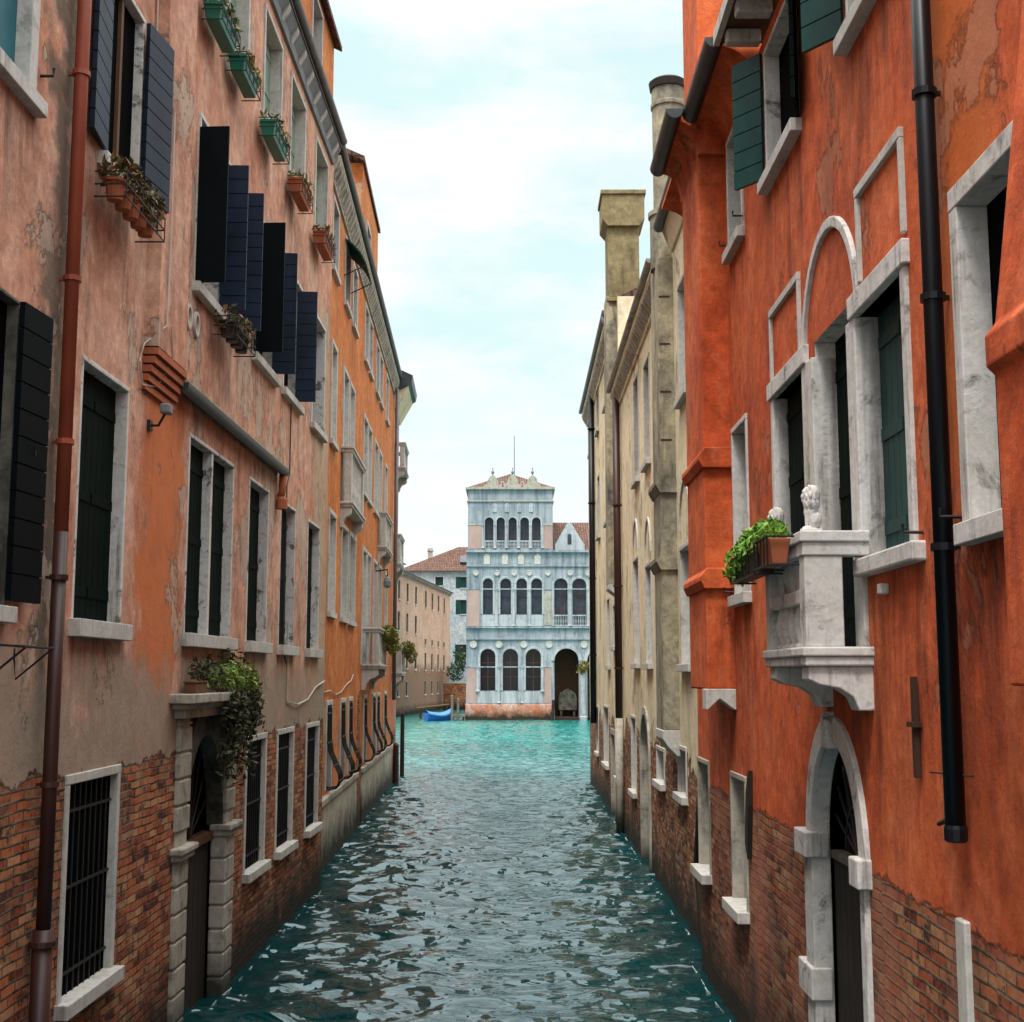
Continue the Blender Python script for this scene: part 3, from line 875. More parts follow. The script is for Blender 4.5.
# pipes
p = pipe(A, [(9.83, 0.10, 13.7), (9.83, 0.10, 4.9)], 0.055, 'rust_pipe', [(9.83, 0.10, z) for z in (5.6, 6.9, 8.6, 10.6)])
p = pipe(A, [(9.83, 0.10, 4.9), (9.83, 0.10, 1.9)], 0.055, 'brown_pipe', [(9.83, 0.10, z) for z in (4.55, 3.0)])
pipe(A, [(9.83, 0.10, 1.95), (9.83, 0.10, -0.6)], 0.075, 'brown_pipe', [(9.83, 0.10, z) for z in (1.85, 0.9)])
# small fittings
for z in (5.4, 8.3):
    MB(FA).tube([(9.25, 0, z + 2.6 - 2.6), (9.25, 0.1, z), (9.25, 0.1, z + 0.06)], 0.012, 6).each('shutter_hook', 'iron', A.o)
for u in (13.62, 13.95):
    MB(FA).ring(u, 7.68, 0.075, 0.105, 0.0, 0.03, 0, 2 * PI - 0.001, 18, 1.35).build('wall_ring', 'cable', A.o)
# attic storey
at = MB(FA)
at.sheet(19.0, 24.3, 13.6, 16.25, [(19.3, 20.1, 14.6, 15.95), (21.75, 22.75, 14.75, 16.0)], -0.12)
at.quad((24.3, -0.12, 13.6), (24.3, -4, 13.6), (24.3, -4, 16.25), (24.3, -0.12, 16.25))
at.quad((19.0, -0.12, 13.6), (19.0, -4, 13.6), (19.0, -4, 16.25), (19.0, -0.12, 16.25))
ao = at.build('attic', 'wall_b', A.o)
for a, b, z0, z1 in ((19.3, 20.1, 14.6, 15.95), (21.75, 22.75, 14.75, 16.0)):
    wm = MB(FA)
    wm.box(a - 0.07, a, -0.3, -0.10, z0, z1).box(b, b + 0.07, -0.3, -0.10, z0, z1).box(a - 0.07, b + 0.07, -0.3, -0.095, z1, z1 + 0.07)
    wo = wm.build('attic_window', 'stone', ao)
    MB(FA).box(a, b, -0.33, -0.28, z0, z1)
    MB(FA).box(a - 0.01, b + 0.01, -0.34, -0.29, z0, z1 + 0.01).build('attic_pane', 'glass_blue', ao)
MB(FA).prism([(0.02, 16.2), (0.02, 16.3), (-2.2, 17.4), (-4.2, 16.3), (-4.2, 16.2), (-2.2, 17.28)], 'u', 18.8, 24.45).build('attic_roof', 'tile', ao)
# water door
D = MB(FA)
for (a, b) in ((13.72, 14.2), (15.94, 16.42)):
    z = -0.3
    k = 0
    while z < 3.3:
        h = 0.275
        if not (1.93 < z + h / 2 < 2.08):
            D.box(a, b, -0.14, 0.05, z + 0.012, min(z + h - 0.012, 3.32))
        z += h
D.box(13.75, 14.17, -0.14, 0.03, -0.5, 3.35).box(15.97, 16.39, -0.14, 0.03, -0.5, 3.35)
D.box(13.62, 14.3, -0.14, 0.13, 1.96, 2.03).box(15.86, 16.52, -0.14, 0.13, 1.96, 2.03)
D.box(13.66, 14.26, -0.14, 0.10, 1.89, 1.96).box(15.90, 16.48, -0.14, 0.10, 1.89, 1.96)
Do = D.build('doorway', 'stone_g', A.o, bevel=0.02)
A.holes.append((14.0, 16.2, -1.0, 3.35))
MB(FA).ring(15.07, 2.02, 0.87, 1.12, -0.2, 0.0, 0, PI, 20, 1.28).build('door_arch', 'stone_m', Do, bevel=0.01)
MB(FA).sheet(14.0, 16.2, 2.0, 3.36, [(14.2, 15.94, 1.9, 3.13, 1.28)], -0.06).build('spandrel', 'stone_m', Do)
en = MB(FA)
en.box(13.62, 16.30, -0.1, 0.12, 3.36, 3.46).box(13.52, 16.32, -0.1, 0.18, 3.46, 3.52).box(13.40, 16.35, -0.1, 0.26, 3.52, 3.62)
en.build('entablature', 'stone_g', Do, bevel=0.012)
dd = MB(FA)
for i in range(8):
    dd.box(14.2 + i * 0.2175, 14.2 + (i + 1) * 0.2175 - 0.01, -0.22, -0.16, -0.5, 1.86)
dd.box(14.1, 16.0, -0.40, -0.36, -0.5, 3.3)
dd.build('door', 'wood_dark', Do)
MB(FA).box(14.2, 15.94, -0.24, -0.10, 1.86, 1.96).build('transom', 'wood_brown', Do)
fg = MB(FA)
for i in range(1, 9):
    a = PI * i / 9
    fg.tube([(15.07, -0.18, 1.96), (15.07 + 0.86 * math.cos(a), -0.18, 1.98 + 1.1 * math.sin(a))], 0.012, 5)
fg.build('fan_grille', 'iron', Do)
A.finish(roof=True, over=0.2)

# ------------------------------------------------------------------ orange house
B = House('canal_house', 'tall orange stucco house on the left with small stone balconies and a pale stone base', FB, 23.75, 45.6, 14.6, 'wall_b')
def pale(a, b, z0, z1, pane='shut_white', sill=True, **k):
    return window(B, a, b, z0, z1, frame=0.10, fd=0.03, reveal=0.2, pane=pane, fmat='stone', sill=sill, sill_w=0.10, sill_d=0.08, sill_h=0.11, **k)
for (a, b) in [(25.7, 26.7), (28.25, 29.25), (30.05, 31.05), (33.45, 34.4), (34.85, 35.75), (37.3, 38.3), (38.75, 39.75), (41.45, 42.45)]:
    pale(a, b, 12.2, 13.62, 'shut_black')
for (a, b) in [(25.95, 26.8), (33.5, 34.55), (34.95, 36.0), (37.15, 38.3), (41.4, 42.4)]:
    pale(a, b, 8.62, 10.62)
for (a, b) in [(28.35, 29.35), (29.8, 30.8), (39.0, 40.0)]:
    pale(a, b, 7.6, 10.62, sill=False)
for (a, b) in [(26.0, 27.1), (28.4, 29.7), (30.2, 31.55), (37.3, 38.5), (39.2, 40.3), (42.0, 43.1)]:
    pale(a, b, 5.1, 7.1)
for (a, b) in [(33.75, 34.75), (35.2, 36.15)]:
    pale(a, b, 4.1, 7.1, sill=False)
for (a, b) in [(26.1, 27.0), (28.8, 29.7), (30.6, 31.4), (34.7, 35.5), (37.6, 38.4), (39.2, 40.1), (42.2, 43.2)]:
    window(B, a, b, 1.55, 3.22, frame=0.10, fd=0.03, reveal=0.2, pane='dark', fmat='stone', sill=False, grille='belly')
# pale stone base course in two lengths and the scar of brick between them
b_ = MB(FB)
b_.box(23.85, 32.4, -0.05, 0.06, -1, 1.34).box(33.9, 45.6, -0.05, 0.06, -1, 1.34)
bo = b_.build('stone_base', 'cement', B.o)
MB(FB).box(23.85, 32.45, -0.05, 0.11, 1.34, 1.46).box(33.85, 45.6, -0.05, 0.11, 1.34, 1.46).each('base_moulding', 'stone_g', bo, bevel=0.012)
sc = MB(FB).prism([(32.55, -1), (33.85, -1), (33.8, 1.6), (33.5, 2.4), (33.25, 3.6), (32.95, 3.3), (32.85, 2.2), (32.6, 1.2)], 'd', -0.02, 0.035)
sc.build('brick_scar', 'garden_brick', B.o)
cornice(B, 23.75, 45.5, 13.85, d=0.24, h=0.7, nd=62, mat='stone_g', gut='grey_metal', dw=0.17)
pipe(B, [(23.3, 0.12, 14.2), (23.3, 0.12, 4.0)], 0.075, 'rust_pipe', [(23.3, 0.12, z) for z in (6.5, 9, 11.4)])
pipe(B, [(23.3, 0.12, 4.0), (23.3, 0.12, -0.3)], 0.08, 'brown_pipe', [(23.3, 0.12, z) for z in (3, 1.2)])
pipe(B, [(45.2, 0.14, 14.0), (45.2, 0.14, 3.0)], 0.065, 'grey_metal')
balcony(B, 28.1, 31.2, 0.24, 7.62, 8.85, nb=9, corbel=0.45, panel=0.0)
balcony(B, 38.8, 41.6, 0.24, 7.72, 8.75, nb=8, corbel=0.4, panel=0.0)
balcony(B, 34.0, 37.0, 0.44, 4.12, 5.08, nb=9, side_bal=1, corbel=0.55)
# upper block standing back from the eaves
up = MB(FB)
up.sheet(37.6, 43.6, 14.3, 19.3, [(39.0, 40.3, 15.6, 17.9)], -0.5)
up.quad((37.6, -0.5, 14.3), (37.6, -5, 14.3), (37.6, -5, 19.3), (37.6, -0.5, 19.3))
up.quad((43.6, -0.5, 14.3), (43.6, -5, 14.3), (43.6, -5, 19.3), (43.6, -0.5, 19.3))
uo = up.build('upper_storey', 'wall_b', B.o)
uw = MB(FB).box(38.9, 39.0, -0.7, -0.46, 15.6, 17.9).box(40.3, 40.4, -0.7, -0.46, 15.6, 17.9).box(38.9, 40.4, -0.7, -0.455, 17.9, 18.02).build('upper_window', 'stone', uo)
MB(FB).box(38.99, 40.31, -0.75, -0.7, 15.58, 17.92).build('upper_pane', 'shut_black', uo)
MB(FB).prism([(-0.43, 19.25), (-0.43, 19.4), (-2.7, 20.4), (-5.3, 19.4), (-5.3, 19.25), (-2.7, 20.25)], 'u', 37.3, 43.8).build('upper_roof', 'tile', uo)
# terrace railing on the eaves
rl = MB(FB)
for z in (14.95, 15.35):
    rl.tube([(24.3, 0.05, z), (34.0, 0.05, z)], 0.03, 6)
for i in range(6):
    u = 24.3 + i * 1.94
    rl.tube([(u, 0.05, 14.3), (u, 0.05, 15.35)], 0.025, 6)
rl.build('terrace_railing', 'iron', B.o)
# green awning over one top window
aw = MB(FB)
aw.prism([(0.02, 13.62), (0.18, 13.5), (0.36, 13.3), (0.50, 13.02), (0.48, 13.0), (0.34, 13.27), (0.17, 13.46), (0.02, 13.59)], 'u', 28.1, 29.5)
awo = aw.build('awning', 'awning', B.o)
MB(FB).tube([(28.1, 0.0, 12.75), (28.1, 0.5, 13.0)], 0.015, 5).tube([(29.5, 0.0, 12.75), (29.5, 0.5, 13.0)], 0.015, 5).each('awning_arm', 'iron', awo)
B.finish(over=0.2)

# ------------------------------------------------------------------ corner house at the mouth of the canal
C = House('corner_house', 'narrow rose house at the canal mouth with three stone balconies one above another', FB, 45.6, 48.7, 14.6, 'wall_c', depth=6)
for z in (4.2, 8.0, 11.2):
    window(C, 46.4, 47.5, z, z + 2.1, frame=0.1, reveal=0.2, pane='shut_black', sill=False)
balcony(C, 46.2, 48.4, 0.36, 11.35, 12.25, nb=6, corbel=0.5, panel=0.0)
balcony(C, 46.2, 48.4, 0.24, 7.85, 8.9, nb=6, corbel=0.45, panel=0.0)
balcony(C, 46.0, 48.3, 0.34, 3.95, 4.85, nb=6, corbel=0.55, panel=0.0)
ev = MB(FB).prism([(-0.1, 14.0), (0.1, 14.0), (0.62, 14.35), (0.66, 14.6), (-0.1, 14.95)], 'u', 45.6, 49.0)
eo = ev.build('eave', 'slate_metal', C.o)
MB(FB).prism([(0.0, 13.4), (0.04, 13.4), (0.5, 14.23), (0.06, 13.99), (0.0, 13.99)], 'u', 45.7, 48.9).build('soffit', 'wall_y', eo)
C.finish(rise=1.6, over=0.3)

# ------------------------------------------------------------------ red house, near right
R = House('canal_house', 'deep red stucco house nearest on the right, with a stone balcony and arched water door', FR, 2.0, 17.25, 9.95, 'wall_r')
# triple window of the main floor: two lights and a round-headed balcony door in one stone frame
w = window(R, 10.55, 11.75, 4.78, 6.36, frame=0.0, reveal=0.13, pane='shut_dgreen', fmat='stone_r', sill=False)
wm = R.mb()
wm.box(11.75, 11.86, -0.2, 0.03, 4.62, 6.36).box(10.38, 11.92, -0.22, 0.05, 6.36, 6.52).box(10.18, 10.55, -0.22, 0.03, 4.0, 6.36)
wm.build('stone_frame', 'stone_r', w, bevel=0.01)
w = window(R, 9.10, 10.18, 4.0, 6.48, frame=0.0, reveal=0.19, pane='shut_dgreen', fmat='stone_r', sill=False, wname='balcony_door')
lv = R.mb()
boards(lv, 9.14, -0.150, 4.02, 6.40, 0.20, 0.03, 0, 1)
boards(lv, 9.40, -0.150, 4.02, 6.40, 0.10, 0.03, 0, 1)
lv.build('shutter', 'shut_green', w)
wm = R.mb()
wm.box(8.86, 9.10, -0.24, 0.032, 4.0, 6.32)
wm.ring(9.64, 6.36, 0.80, 0.88, -0.05, 0.035, 0, PI, 28, 1.06)
wm.build('stone_frame', 'stone_r', w, bevel=0.01)
w = window(R, 7.80, 8.86, 4.60, 6.32, frame=0.0, reveal=0.16, pane='shut_green', fmat='stone_r', sill=False)
wm = R.mb()
wm.box(7.70, 7.80, -0.2, 0.03, 4.60, 6.32).box(7.66, 8.98, -0.22, 0.05, 6.32, 6.48)
wm.build('stone_frame', 'stone_r', w, bevel=0.01)
R.mb().box(7.58, 8.9, -0.2, 0.09, 4.48, 4.60).build('sill', 'stone_r', w, bevel=0.015)
for (a, b) in ((7.69, 8.76), (10.6, 11.84)):          # blind panels outlined in stone above the side lights
    m = R.mb()
    m.box(a, a + 0.05, -0.01, 0.03, 6.53, 7.14).box(b - 0.05, b, -0.01, 0.03, 6.53, 7.14).box(a, b, -0.01, 0.033, 7.14, 7.21)
    m.build('blind_panel', 'stone', R.o, bevel=0.006)
window(R, 5.5, 6.75, 4.60, 6.34, frame=0.12, fd=0.03, reveal=0.14, pane='dark', fmat='stone_r', sillmat='stone_r')
window(R, 13.25, 14.05, 4.66, 6.46, frame=0.06, fd=0.02, reveal=0.16, pane='dark', fmat='stone_r', sillmat='stone')
w = window(R, 10.5, 11.75, 8.48, 9.72, frame=0.05, reveal=0.12, pane='dark', fmat='stone_r', sill_w=0.12, sill_d=0.10)
boards(R.mb(), 11.82, 0.03, 8.5, 9.78, 0.36, 0.035, R_(38), 7).build('shutter', 'shut_green', w)
boards(R.mb(), 10.48, 0.03, 8.5, 9.78, 0.45, 0.035, R_(163), 7).build('shutter', 'shut_dgreen', w)
window(R, 13.15, 13.95, 8.50, 9.74, frame=0.06, reveal=0.16, pane='dark', fmat='stone_r', sillmat='stone')
w = window(R, 7.6, 8.78, 8.40, 9.72, frame=0.05, reveal=0.12, pane='dark', fmat='stone_r', sill_w=0.14, sill_d=0.10)
boards(R.mb(), 8.86, 0.03, 8.42, 9.78, 0.36, 0.035, R_(38), 7).build('shutter', 'shut_green', w)
for (a, b) in ((13.78, 14.62), (16.32, 17.2)):
    window(R, a, b, 1.38, 2.70, frame=0.06, fd=0.02, reveal=0.2, pane='dark', fmat='stone_g', sillmat='stone', sill_w=0.08, sill_d=0.13)
# arched water door
R.holes.append((9.2, 10.65, -1.0, 3.30, 1.1))
m = R.mb()
m.box(10.65, 10.92, -0.12, 0.04, -0.5, 2.50).box(9.07, 9.2, -0.12, 0.04, -0.5, 2.50)
m.ring(9.925, 2.50, 0.725, 0.90, -0.12, 0.04, 0, PI, 24, 1.12)
do = m.build('doorway', 'stone_r', R.o, bevel=0.012)
m = R.mb()
m.box(10.60, 11.0, -0.10, 0.10, 2.36, 2.56).box(9.0, 9.24, -0.10, 0.10, 2.36, 2.56).box(10.62, 11.1, -0.10, 0.07, 1.25, 1.5)
m.prism([(9.82, 3.26), (10.02, 3.26), (9.99, 3.46), (9.925, 3.54), (9.86, 3.46)], 'd', -0.08, 0.09)
m.each('impost', 'stone_r', do, bevel=0.012)
m = R.mb()
for i in range(8):
    m.box(9.2 + i * 0.181, 9.37 + i * 0.181, -0.20, -0.14, -0.5, 2.36)
m.box(9.1, 10.75, -0.32, -0.28, -0.5, 3.4)
m.build('door', 'wood_dark', do)
R.mb().box(9.2, 10.65, -0.22, -0.12, 2.36, 2.42).build('transom', 'wood_grey', do)
m = R.mb()
for i in range(1, 10):
    a = PI * i / 10
    m.tube([(9.925, -0.16, 2.44), (9.925 + 0.72 * math.cos(a), -0.16, 2.46 + 0.79 * math.sin(a))], 0.01, 5)
m.ring(9.925, 2.46, 0.36, 0.38, -0.17, -0.15, 0, PI, 16)
m.build('fan_grille', 'iron', do)
R.mb().prism([(0.02, -0.3), (0.36, -0.3), (0.36, 0.72), (0.02, 1.05)], 'u', 10.5, 10.54).build('flood_gate', 'slate_metal', do)
# balcony
bl = balcony(R, 8.78, 10.16, 0.45, 4.0, 4.79, mat='stone_r', nb=5, corbel=0.30, slab=0.13, rail=0.17, lip=0.03, panel=0.42)
R.mb().box(8.95, 10.0, 0.36, 0.44, 4.30, 4.40).build('mid_rail', 'stone_r', bl, bevel=0.008)
# chimney breast at the far end, with mouldings, corbel and stack
br = R.mb()
br.box(14.25, 15.6, -0.02, 0.31, 3.66, 9.9)
bo = br.build('chimney_breast', 'wall_r', R.o, bevel=0.02)
m = R.mb()
for z in (4.85, 6.2):
    m.prism([(0.0, z - 0.09), (0.33, z - 0.09), (0.37, z), (0.37, z + 0.05), (0.30, z + 0.14), (0.0, z + 0.14)], 'u', 14.19, 15.66)
m.each('breast_moulding', 'wall_r', bo, bevel=0.01)
R.mb().prism([(0.0, 3.44), (0.02, 3.44), (0.10, 3.5), (0.18, 3.56), (0.31, 3.44), (0.33, 3.44), (0.33, 3.665), (0.0, 3.665)], 'u', 14.23, 14.52).build('breast_corbel', 'stone', bo, bevel=0.008)
st = R.mb()
st.box(14.3, 15.5, -0.22, 0.28, 9.9, 14.2)
so = st.build('chimney_stack', 'wall_r', R.o, bevel=0.015)
R.mb().box(14.27, 15.53, -0.25, 0.31, 10.75, 10.80).box(14.2, 15.6, -0.28, 0.5, 13.3, 13.5).each('stack_band', 'wall_r', so)
# coved eaves and gutters
cv = [(0.0, 9.75)] + [(0.40 * (1 - math.cos(PI / 2 * i / 7)), 9.78 + 0.36 * math.sin(PI / 2 * i / 7)) for i in range(8)] + [(0.40, 10.2), (-0.1, 10.3), (-0.1, 9.75)]
m = R.mb().prism(cv, 'u', 12.35, 14.15)
m.prism([(x * 0.55 + 0.31 if x > -0.05 else x, z) for x, z in cv], 'u', 14.15, 15.75).prism(cv, 'u', 15.75, 17.0)
m.build('cove', 'wall_r', R.o)
def half_gutter(H, u0, u1, d, z, r, name='gutter', mat='slate_metal'):
    poly = [(d + r * math.cos(PI + PI * i / 10), z + r * 1.1 * math.sin(PI + PI * i / 10)) for i in range(11)]
    return H.mb().prism(poly, 'u', u0, u1).build(name, mat, H.o, smooth=False)
half_gutter(R, 12.3, 14.1, 0.40, 10.20, 0.10)
half_gutter(R, 13.95, 15.7, 0.60, 10.20, 0.10)
m = R.mb()
for i in range(17):
    u = 3.0 + i * 0.56
    m.box(u, u + 0.14, 0.0, 0.34, 9.98, 10.12)
m.each('rafter_tail', 'stone', R.o, bevel=0.02)
m = R.mb()
m.box(2.0, 12.3, -0.1, 0.36, 10.13, 10.18)
m.build('eave_board', 'wood_brown', R.o)
R.mb().box(2.0, 12.3, 0.36, 0.42, 10.10, 10.24).build('fascia', 'stone', R.o)
# near breast at the picture's right edge: tapered hood on a shaft
m = R.mb()
m.prism([(-0.02, 3.76), (0.30, 3.76), (0.30, 5.12), (0.34, 5.16), (0.34, 5.3), (0.29, 5.36), (0.14, 6.5), (0.03, 7.4), (-0.02, 7.4)], 'u', 3.6, 5.6)
m = m.build('chimney_breast', 'wall_r', R.o, bevel=0.012)
R.mb().box(5.2, 5.5, 0.0, 0.28, 3.64, 3.755).build('breast_corbel', 'stone', m, bevel=0.01)
# downpipe, iron bar, strip, bits
pipe(R, [(7.0, 0.09, 10.1), (7.0, 0.09, 3.0)], 0.055, 'black_pipe', [(7.0, 0.09, z) for z in (4.5, 5.9, 7.1, 8.3)])
R.mb().lathe(7.0, 0.09, [(0.05, 2.93), (0.062, 2.94), (0.062, 3.0), (0.056, 3.02)], 12).build('pipe_collar', 'black_pipe', R.o)
R.mb().tube([(7.05, 0.03, 3.08), (7.4, 0.05, 2.98)], 0.014, 6).tube([(6.9, 0.02, 3.28), (7.2, 0.15, 3.28)], 0.006, 5).build('pipe_stay', 'rust_iron', R.o)
R.mb().prism([(7.81, 3.80), (7.86, 3.80), (7.86, 3.2), (7.81, 3.2)], 'd', 0.01, 0.04).box(7.78, 7.90, 0.0, 0.06, 3.5, 3.53).build('wall_bar', 'rust_iron', R.o)
R.mb().box(7.1, 7.25, -0.02, 0.035, -0.5, 2.50).build('stone_strip', 'stone', R.o, bevel=0.01)
R.mb().box(8.35, 8.43, 0.0, 0.06, 4.33, 4.40).build('junction_box', 'stone', R.o, bevel=0.01)
m = R.mb()
for (u, z) in ((7.62, 4.65), (9.02, 4.65), (13.2, 4.75), (14.15, 4.72), (13.1, 8.62), (14.0, 8.6), (6.95, 4.66)):
    m.tube([(u, -0.01, z), (u, 0.12, z), (u, 0.12, z + 0.05)], 0.011, 6)
m.each('shutter_hook', 'iron', R.o)
m = R.mb().prism([(13.50, 1.95), (13.62, 2.1), (13.52, 2.62), (13.35, 2.85), (13.38, 2.5)], 'd', 0.0, 0.05)
m.build('broken_shutter', 'wood_dark', R.o)
R.finish(over=-0.02, rise=2.4)

# ------------------------------------------------------------------ cream houses, right
Y = House('canal_house', 'cream stucco house on the right with stained chimney breast and round chimney', FY, 17.25, 32.2, 11.1, 'wall_y')
YK = dict(frame=0.07, fd=0.02, reveal=0.2, fmat='stone', sill_w=0.1, sill_d=0.1)
window(Y, 18.95, 20.2, 3.98, 5.75, pane='shut_white', **YK)
window(Y, 18.9, 19.95, 8.1, 9.9, pane='shut_white', **YK)
window(Y, 19.95, 20.9, 1.98, 2.66, pane='dark', **YK)
window(Y, 22.95, 24.1, 1.93, 2.48, pane='dark', **YK)
window(Y, 24.75, 25.75, 4.05, 5.95, pane='shut_white', **YK)
window(Y, 24.6, 25.6, 7.98, 10.0, pane='garden_brick', **YK)
window(Y, 27.3, 28.5, 4.08, 6.3, pane='shut_white', **YK)
window(Y, 26.9, 27.9, 7.98, 10.2, pane='shut_black', **YK)
window(Y, 28.4, 29.5, 1.3, 2.88, pane='dark', **YK)
m = Y.mb()
for uc, z, r in ((19.6, 6.05, 0.55), (25.25, 6.2, 0.5), (27.9, 6.5, 0.5)):
    m.ring(uc, z, r, r + 0.05, -0.02, 0.03, 0, PI, 16, 1.3)
m.each('blind_arch', 'stone', Y.o)
Y.holes.append((25.5, 27.1, -1, 3.05, 1.0))
m = Y.mb()
m.box(25.35, 25.5, -0.35, 0.04, -0.5, 2.25).box(27.1, 27.25, -0.35, 0.04, -0.5, 2.25).ring(26.3, 2.25, 0.8, 0.95, -0.35, 0.04)
dy = m.build('doorway', 'stone_g', Y.o)
Y.mb().box(25.4, 27.2, -0.42, -0.36, -0.5, 3.1).build('door', 'wood_dark', dy)
# stained chimney breast with mouldings, stone foot and round chimney
m = Y.mb().box(20.65, 21.7, -0.02, 0.26, 2.95, 10.7)
bo = m.build('chimney_breast', 'breast_y', Y.o, bevel=0.02)
m = Y.mb()
for z in (5.6, 6.85):
    m.prism([(0, z - 0.1), (0.27, z - 0.1), (0.34, z + 0.03), (0.34, z + 0.1), (0, z + 0.14)], 'u', 20.6, 21.78)
m.each('breast_moulding', 'breast_y', bo)
m = Y.mb()
for z in (7.6, 8.4, 9.2, 10.0):
    m.box(20.645, 20.66, 0.06, 0.24, z, z + 0.03)
m.each('iron_tie', 'rust_iron', bo)
Y.mb().prism([(0, 2.55), (0.05, 2.55), (0.2, 2.70), (0.28, 2.82), (0.28, 2.955), (0, 2.955)], 'u', 20.62, 21.72).build('breast_corbel', 'stone', bo, bevel=0.01)
m = Y.mb()
m.lathe(21.1, -0.02, [(0.34, 10.6), (0.34, 11.5), (0.37, 11.52), (0.37, 11.6), (0.275, 11.64), (0.275, 13.45), (0.30, 13.47), (0.30, 13.53), (0.28, 13.55), (0.285, 13.8), (0.25, 13.8)], 20)
so = m.build('round_chimney', 'breast_y', Y.o, smooth=False)
Y.mb().lathe(21.1, -0.02, [(0.24, 13.78), (0.31, 13.8), (0.33, 13.92), (0.28, 13.96)], 20).build('chimney_cap', 'wood_dark', so)
cornice(Y, 21.75, 32.2, 10.55, d=0.26, h=0.5, nd=36, mat='stone_g', gut='stone_g', soffit='wall_y')
half_gutter(Y, 17.4, 20.6, 0.22, 11.2, 0.10)
Y.mb().prism([(0, 10.75), (0.04, 10.75), (0.18, 11.12), (0, 11.12)], 'u', 17.25, 20.6).build('cove', 'wall_y', Y.o)
pipe(Y, [(18.2, 0.2, 11.1), (18.1, 0.18, 10.85), (17.75, 0.12, 10.75), (17.7, 0.11, 10.6), (17.7, 0.11, 7.75), (17.55, 0.02, 7.7)], 0.06, 'slate_metal', [(17.7, 0.11, 9.3), (17.7, 0.11, 8.4)])
pipe(Y, [(31.6, 0.12, 11.1), (31.6, 0.12, 2.8)], 0.09, 'brown_pipe', [(31.6, 0.12, z) for z in (4, 6, 8)])
pipe(Y, [(31.6, 0.12, 2.8), (31.6, 0.12, -0.2)], 0.10, 'stone_g')
Y.mb().tube([(18.4, 0.02, 0.3), (18.6, 0.06, 1.2), (18.1, 0.05, 2.3)], 0.04, 6).build('old_pipe', 'wood_dark', Y.o)
Y.finish(over=-0.02, rise=1.6)

Z = House('canal_house', 'taller cream house on the right at the canal mouth with square chimney', FY, 32.2, 46.7, 13.5, 'wall_y')
window(Z, 36.05, 37.1, 4.1, 5.95, pane='shut_white', **YK)
window(Z, 33.95, 34.7, 4.58, 5.65, pane='shut_black', **YK)
window(Z, 37.0, 39.0, 1.3, 2.9, pane='dark', **YK)
window(Z, 33.4, 34.0, 1.25, 2.8, pane='dark', **YK)
for (a, b) in ((36.2, 37.2), (40.0, 41.0), (44.0, 45.2)):
    window(Z, a, b, 8.2, 10.1, pane='shut_black', **YK)
    window(Z, a + 0.1, b + 0.1, 11.6, 13.2, pane='shut_black', **YK)
window(Z, 44.2, 45.3, 4.3, 6.0, pane='dark', **YK)
window(Z, 41.6, 42.6, 1.4, 2.8, pane='dark', **YK)
Z.holes.append((34.5, 35.9, -1, 2.25))
m = Z.mb().box(34.4, 34.5, -0.3, 0.03, -0.5, 2.25).box(35.9, 36.0, -0.3, 0.03, -0.5, 2.25).box(34.4, 36.0, -0.3, 0.034, 2.25, 2.4)
dz = m.build('doorway', 'stone_g', Z.o)
Z.mb().box(34.45, 35.95, -0.4, -0.34, -0.5, 2.3).build('door', 'wood_brown', dz)
m = Z.mb().box(32.5, 33.35, -0.02, 0.28, 6.1, 13.6)
bo = m.build('chimney_breast', 'breast_y', Z.o, bevel=0.02)
Z.mb().prism([(0, 5.85), (0.1, 5.85), (0.29, 6.0), (0.29, 6.105), (0, 6.105)], 'u', 32.47, 33.37).build('breast_corbel', 'stone', bo)
m = Z.mb().box(32.5, 33.5, -0.60, 0.22, 13.3, 15.5)
so = m.build('square_chimney', 'chimney_y', Z.o, bevel=0.02)
m = Z.mb()
m.box(32.46, 33.54, -0.64, 0.26, 13.45, 13.55)
m.prism([(-0.60, 15.45), (0.22, 15.45), (0.36, 15.62), (0.36, 16.3), (-0.74, 16.3), (-0.74, 15.62)], 'u', 32.38, 33.62)
m.box(32.34, 33.66, -0.78, 0.40, 16.3, 16.42)
m.each('chimney_head', 'chimney_y', so, bevel=0.015)
cornice(Z, 33.4, 46.7, 12.9, d=0.26, h=0.6, nd=40, mat='stone_g', gut='grey_metal', soffit='wall_y')
pipe(Z, [(42.4, 0.12, 13.2), (42.4, 0.12, 2.3)], 0.10, 'black_pipe', [(42.4, 0.12, z) for z in (4.5, 7, 9.5, 12)])
pipe(Z, [(33.6, 0.3, 13.35), (33.6, 0.2, 13.1), (33.6, 0.12, 12.9), (33.6, 0.12, 11.2)], 0.07, 'grey_metal')
Z.finish(over=-0.02, rise=1.6)

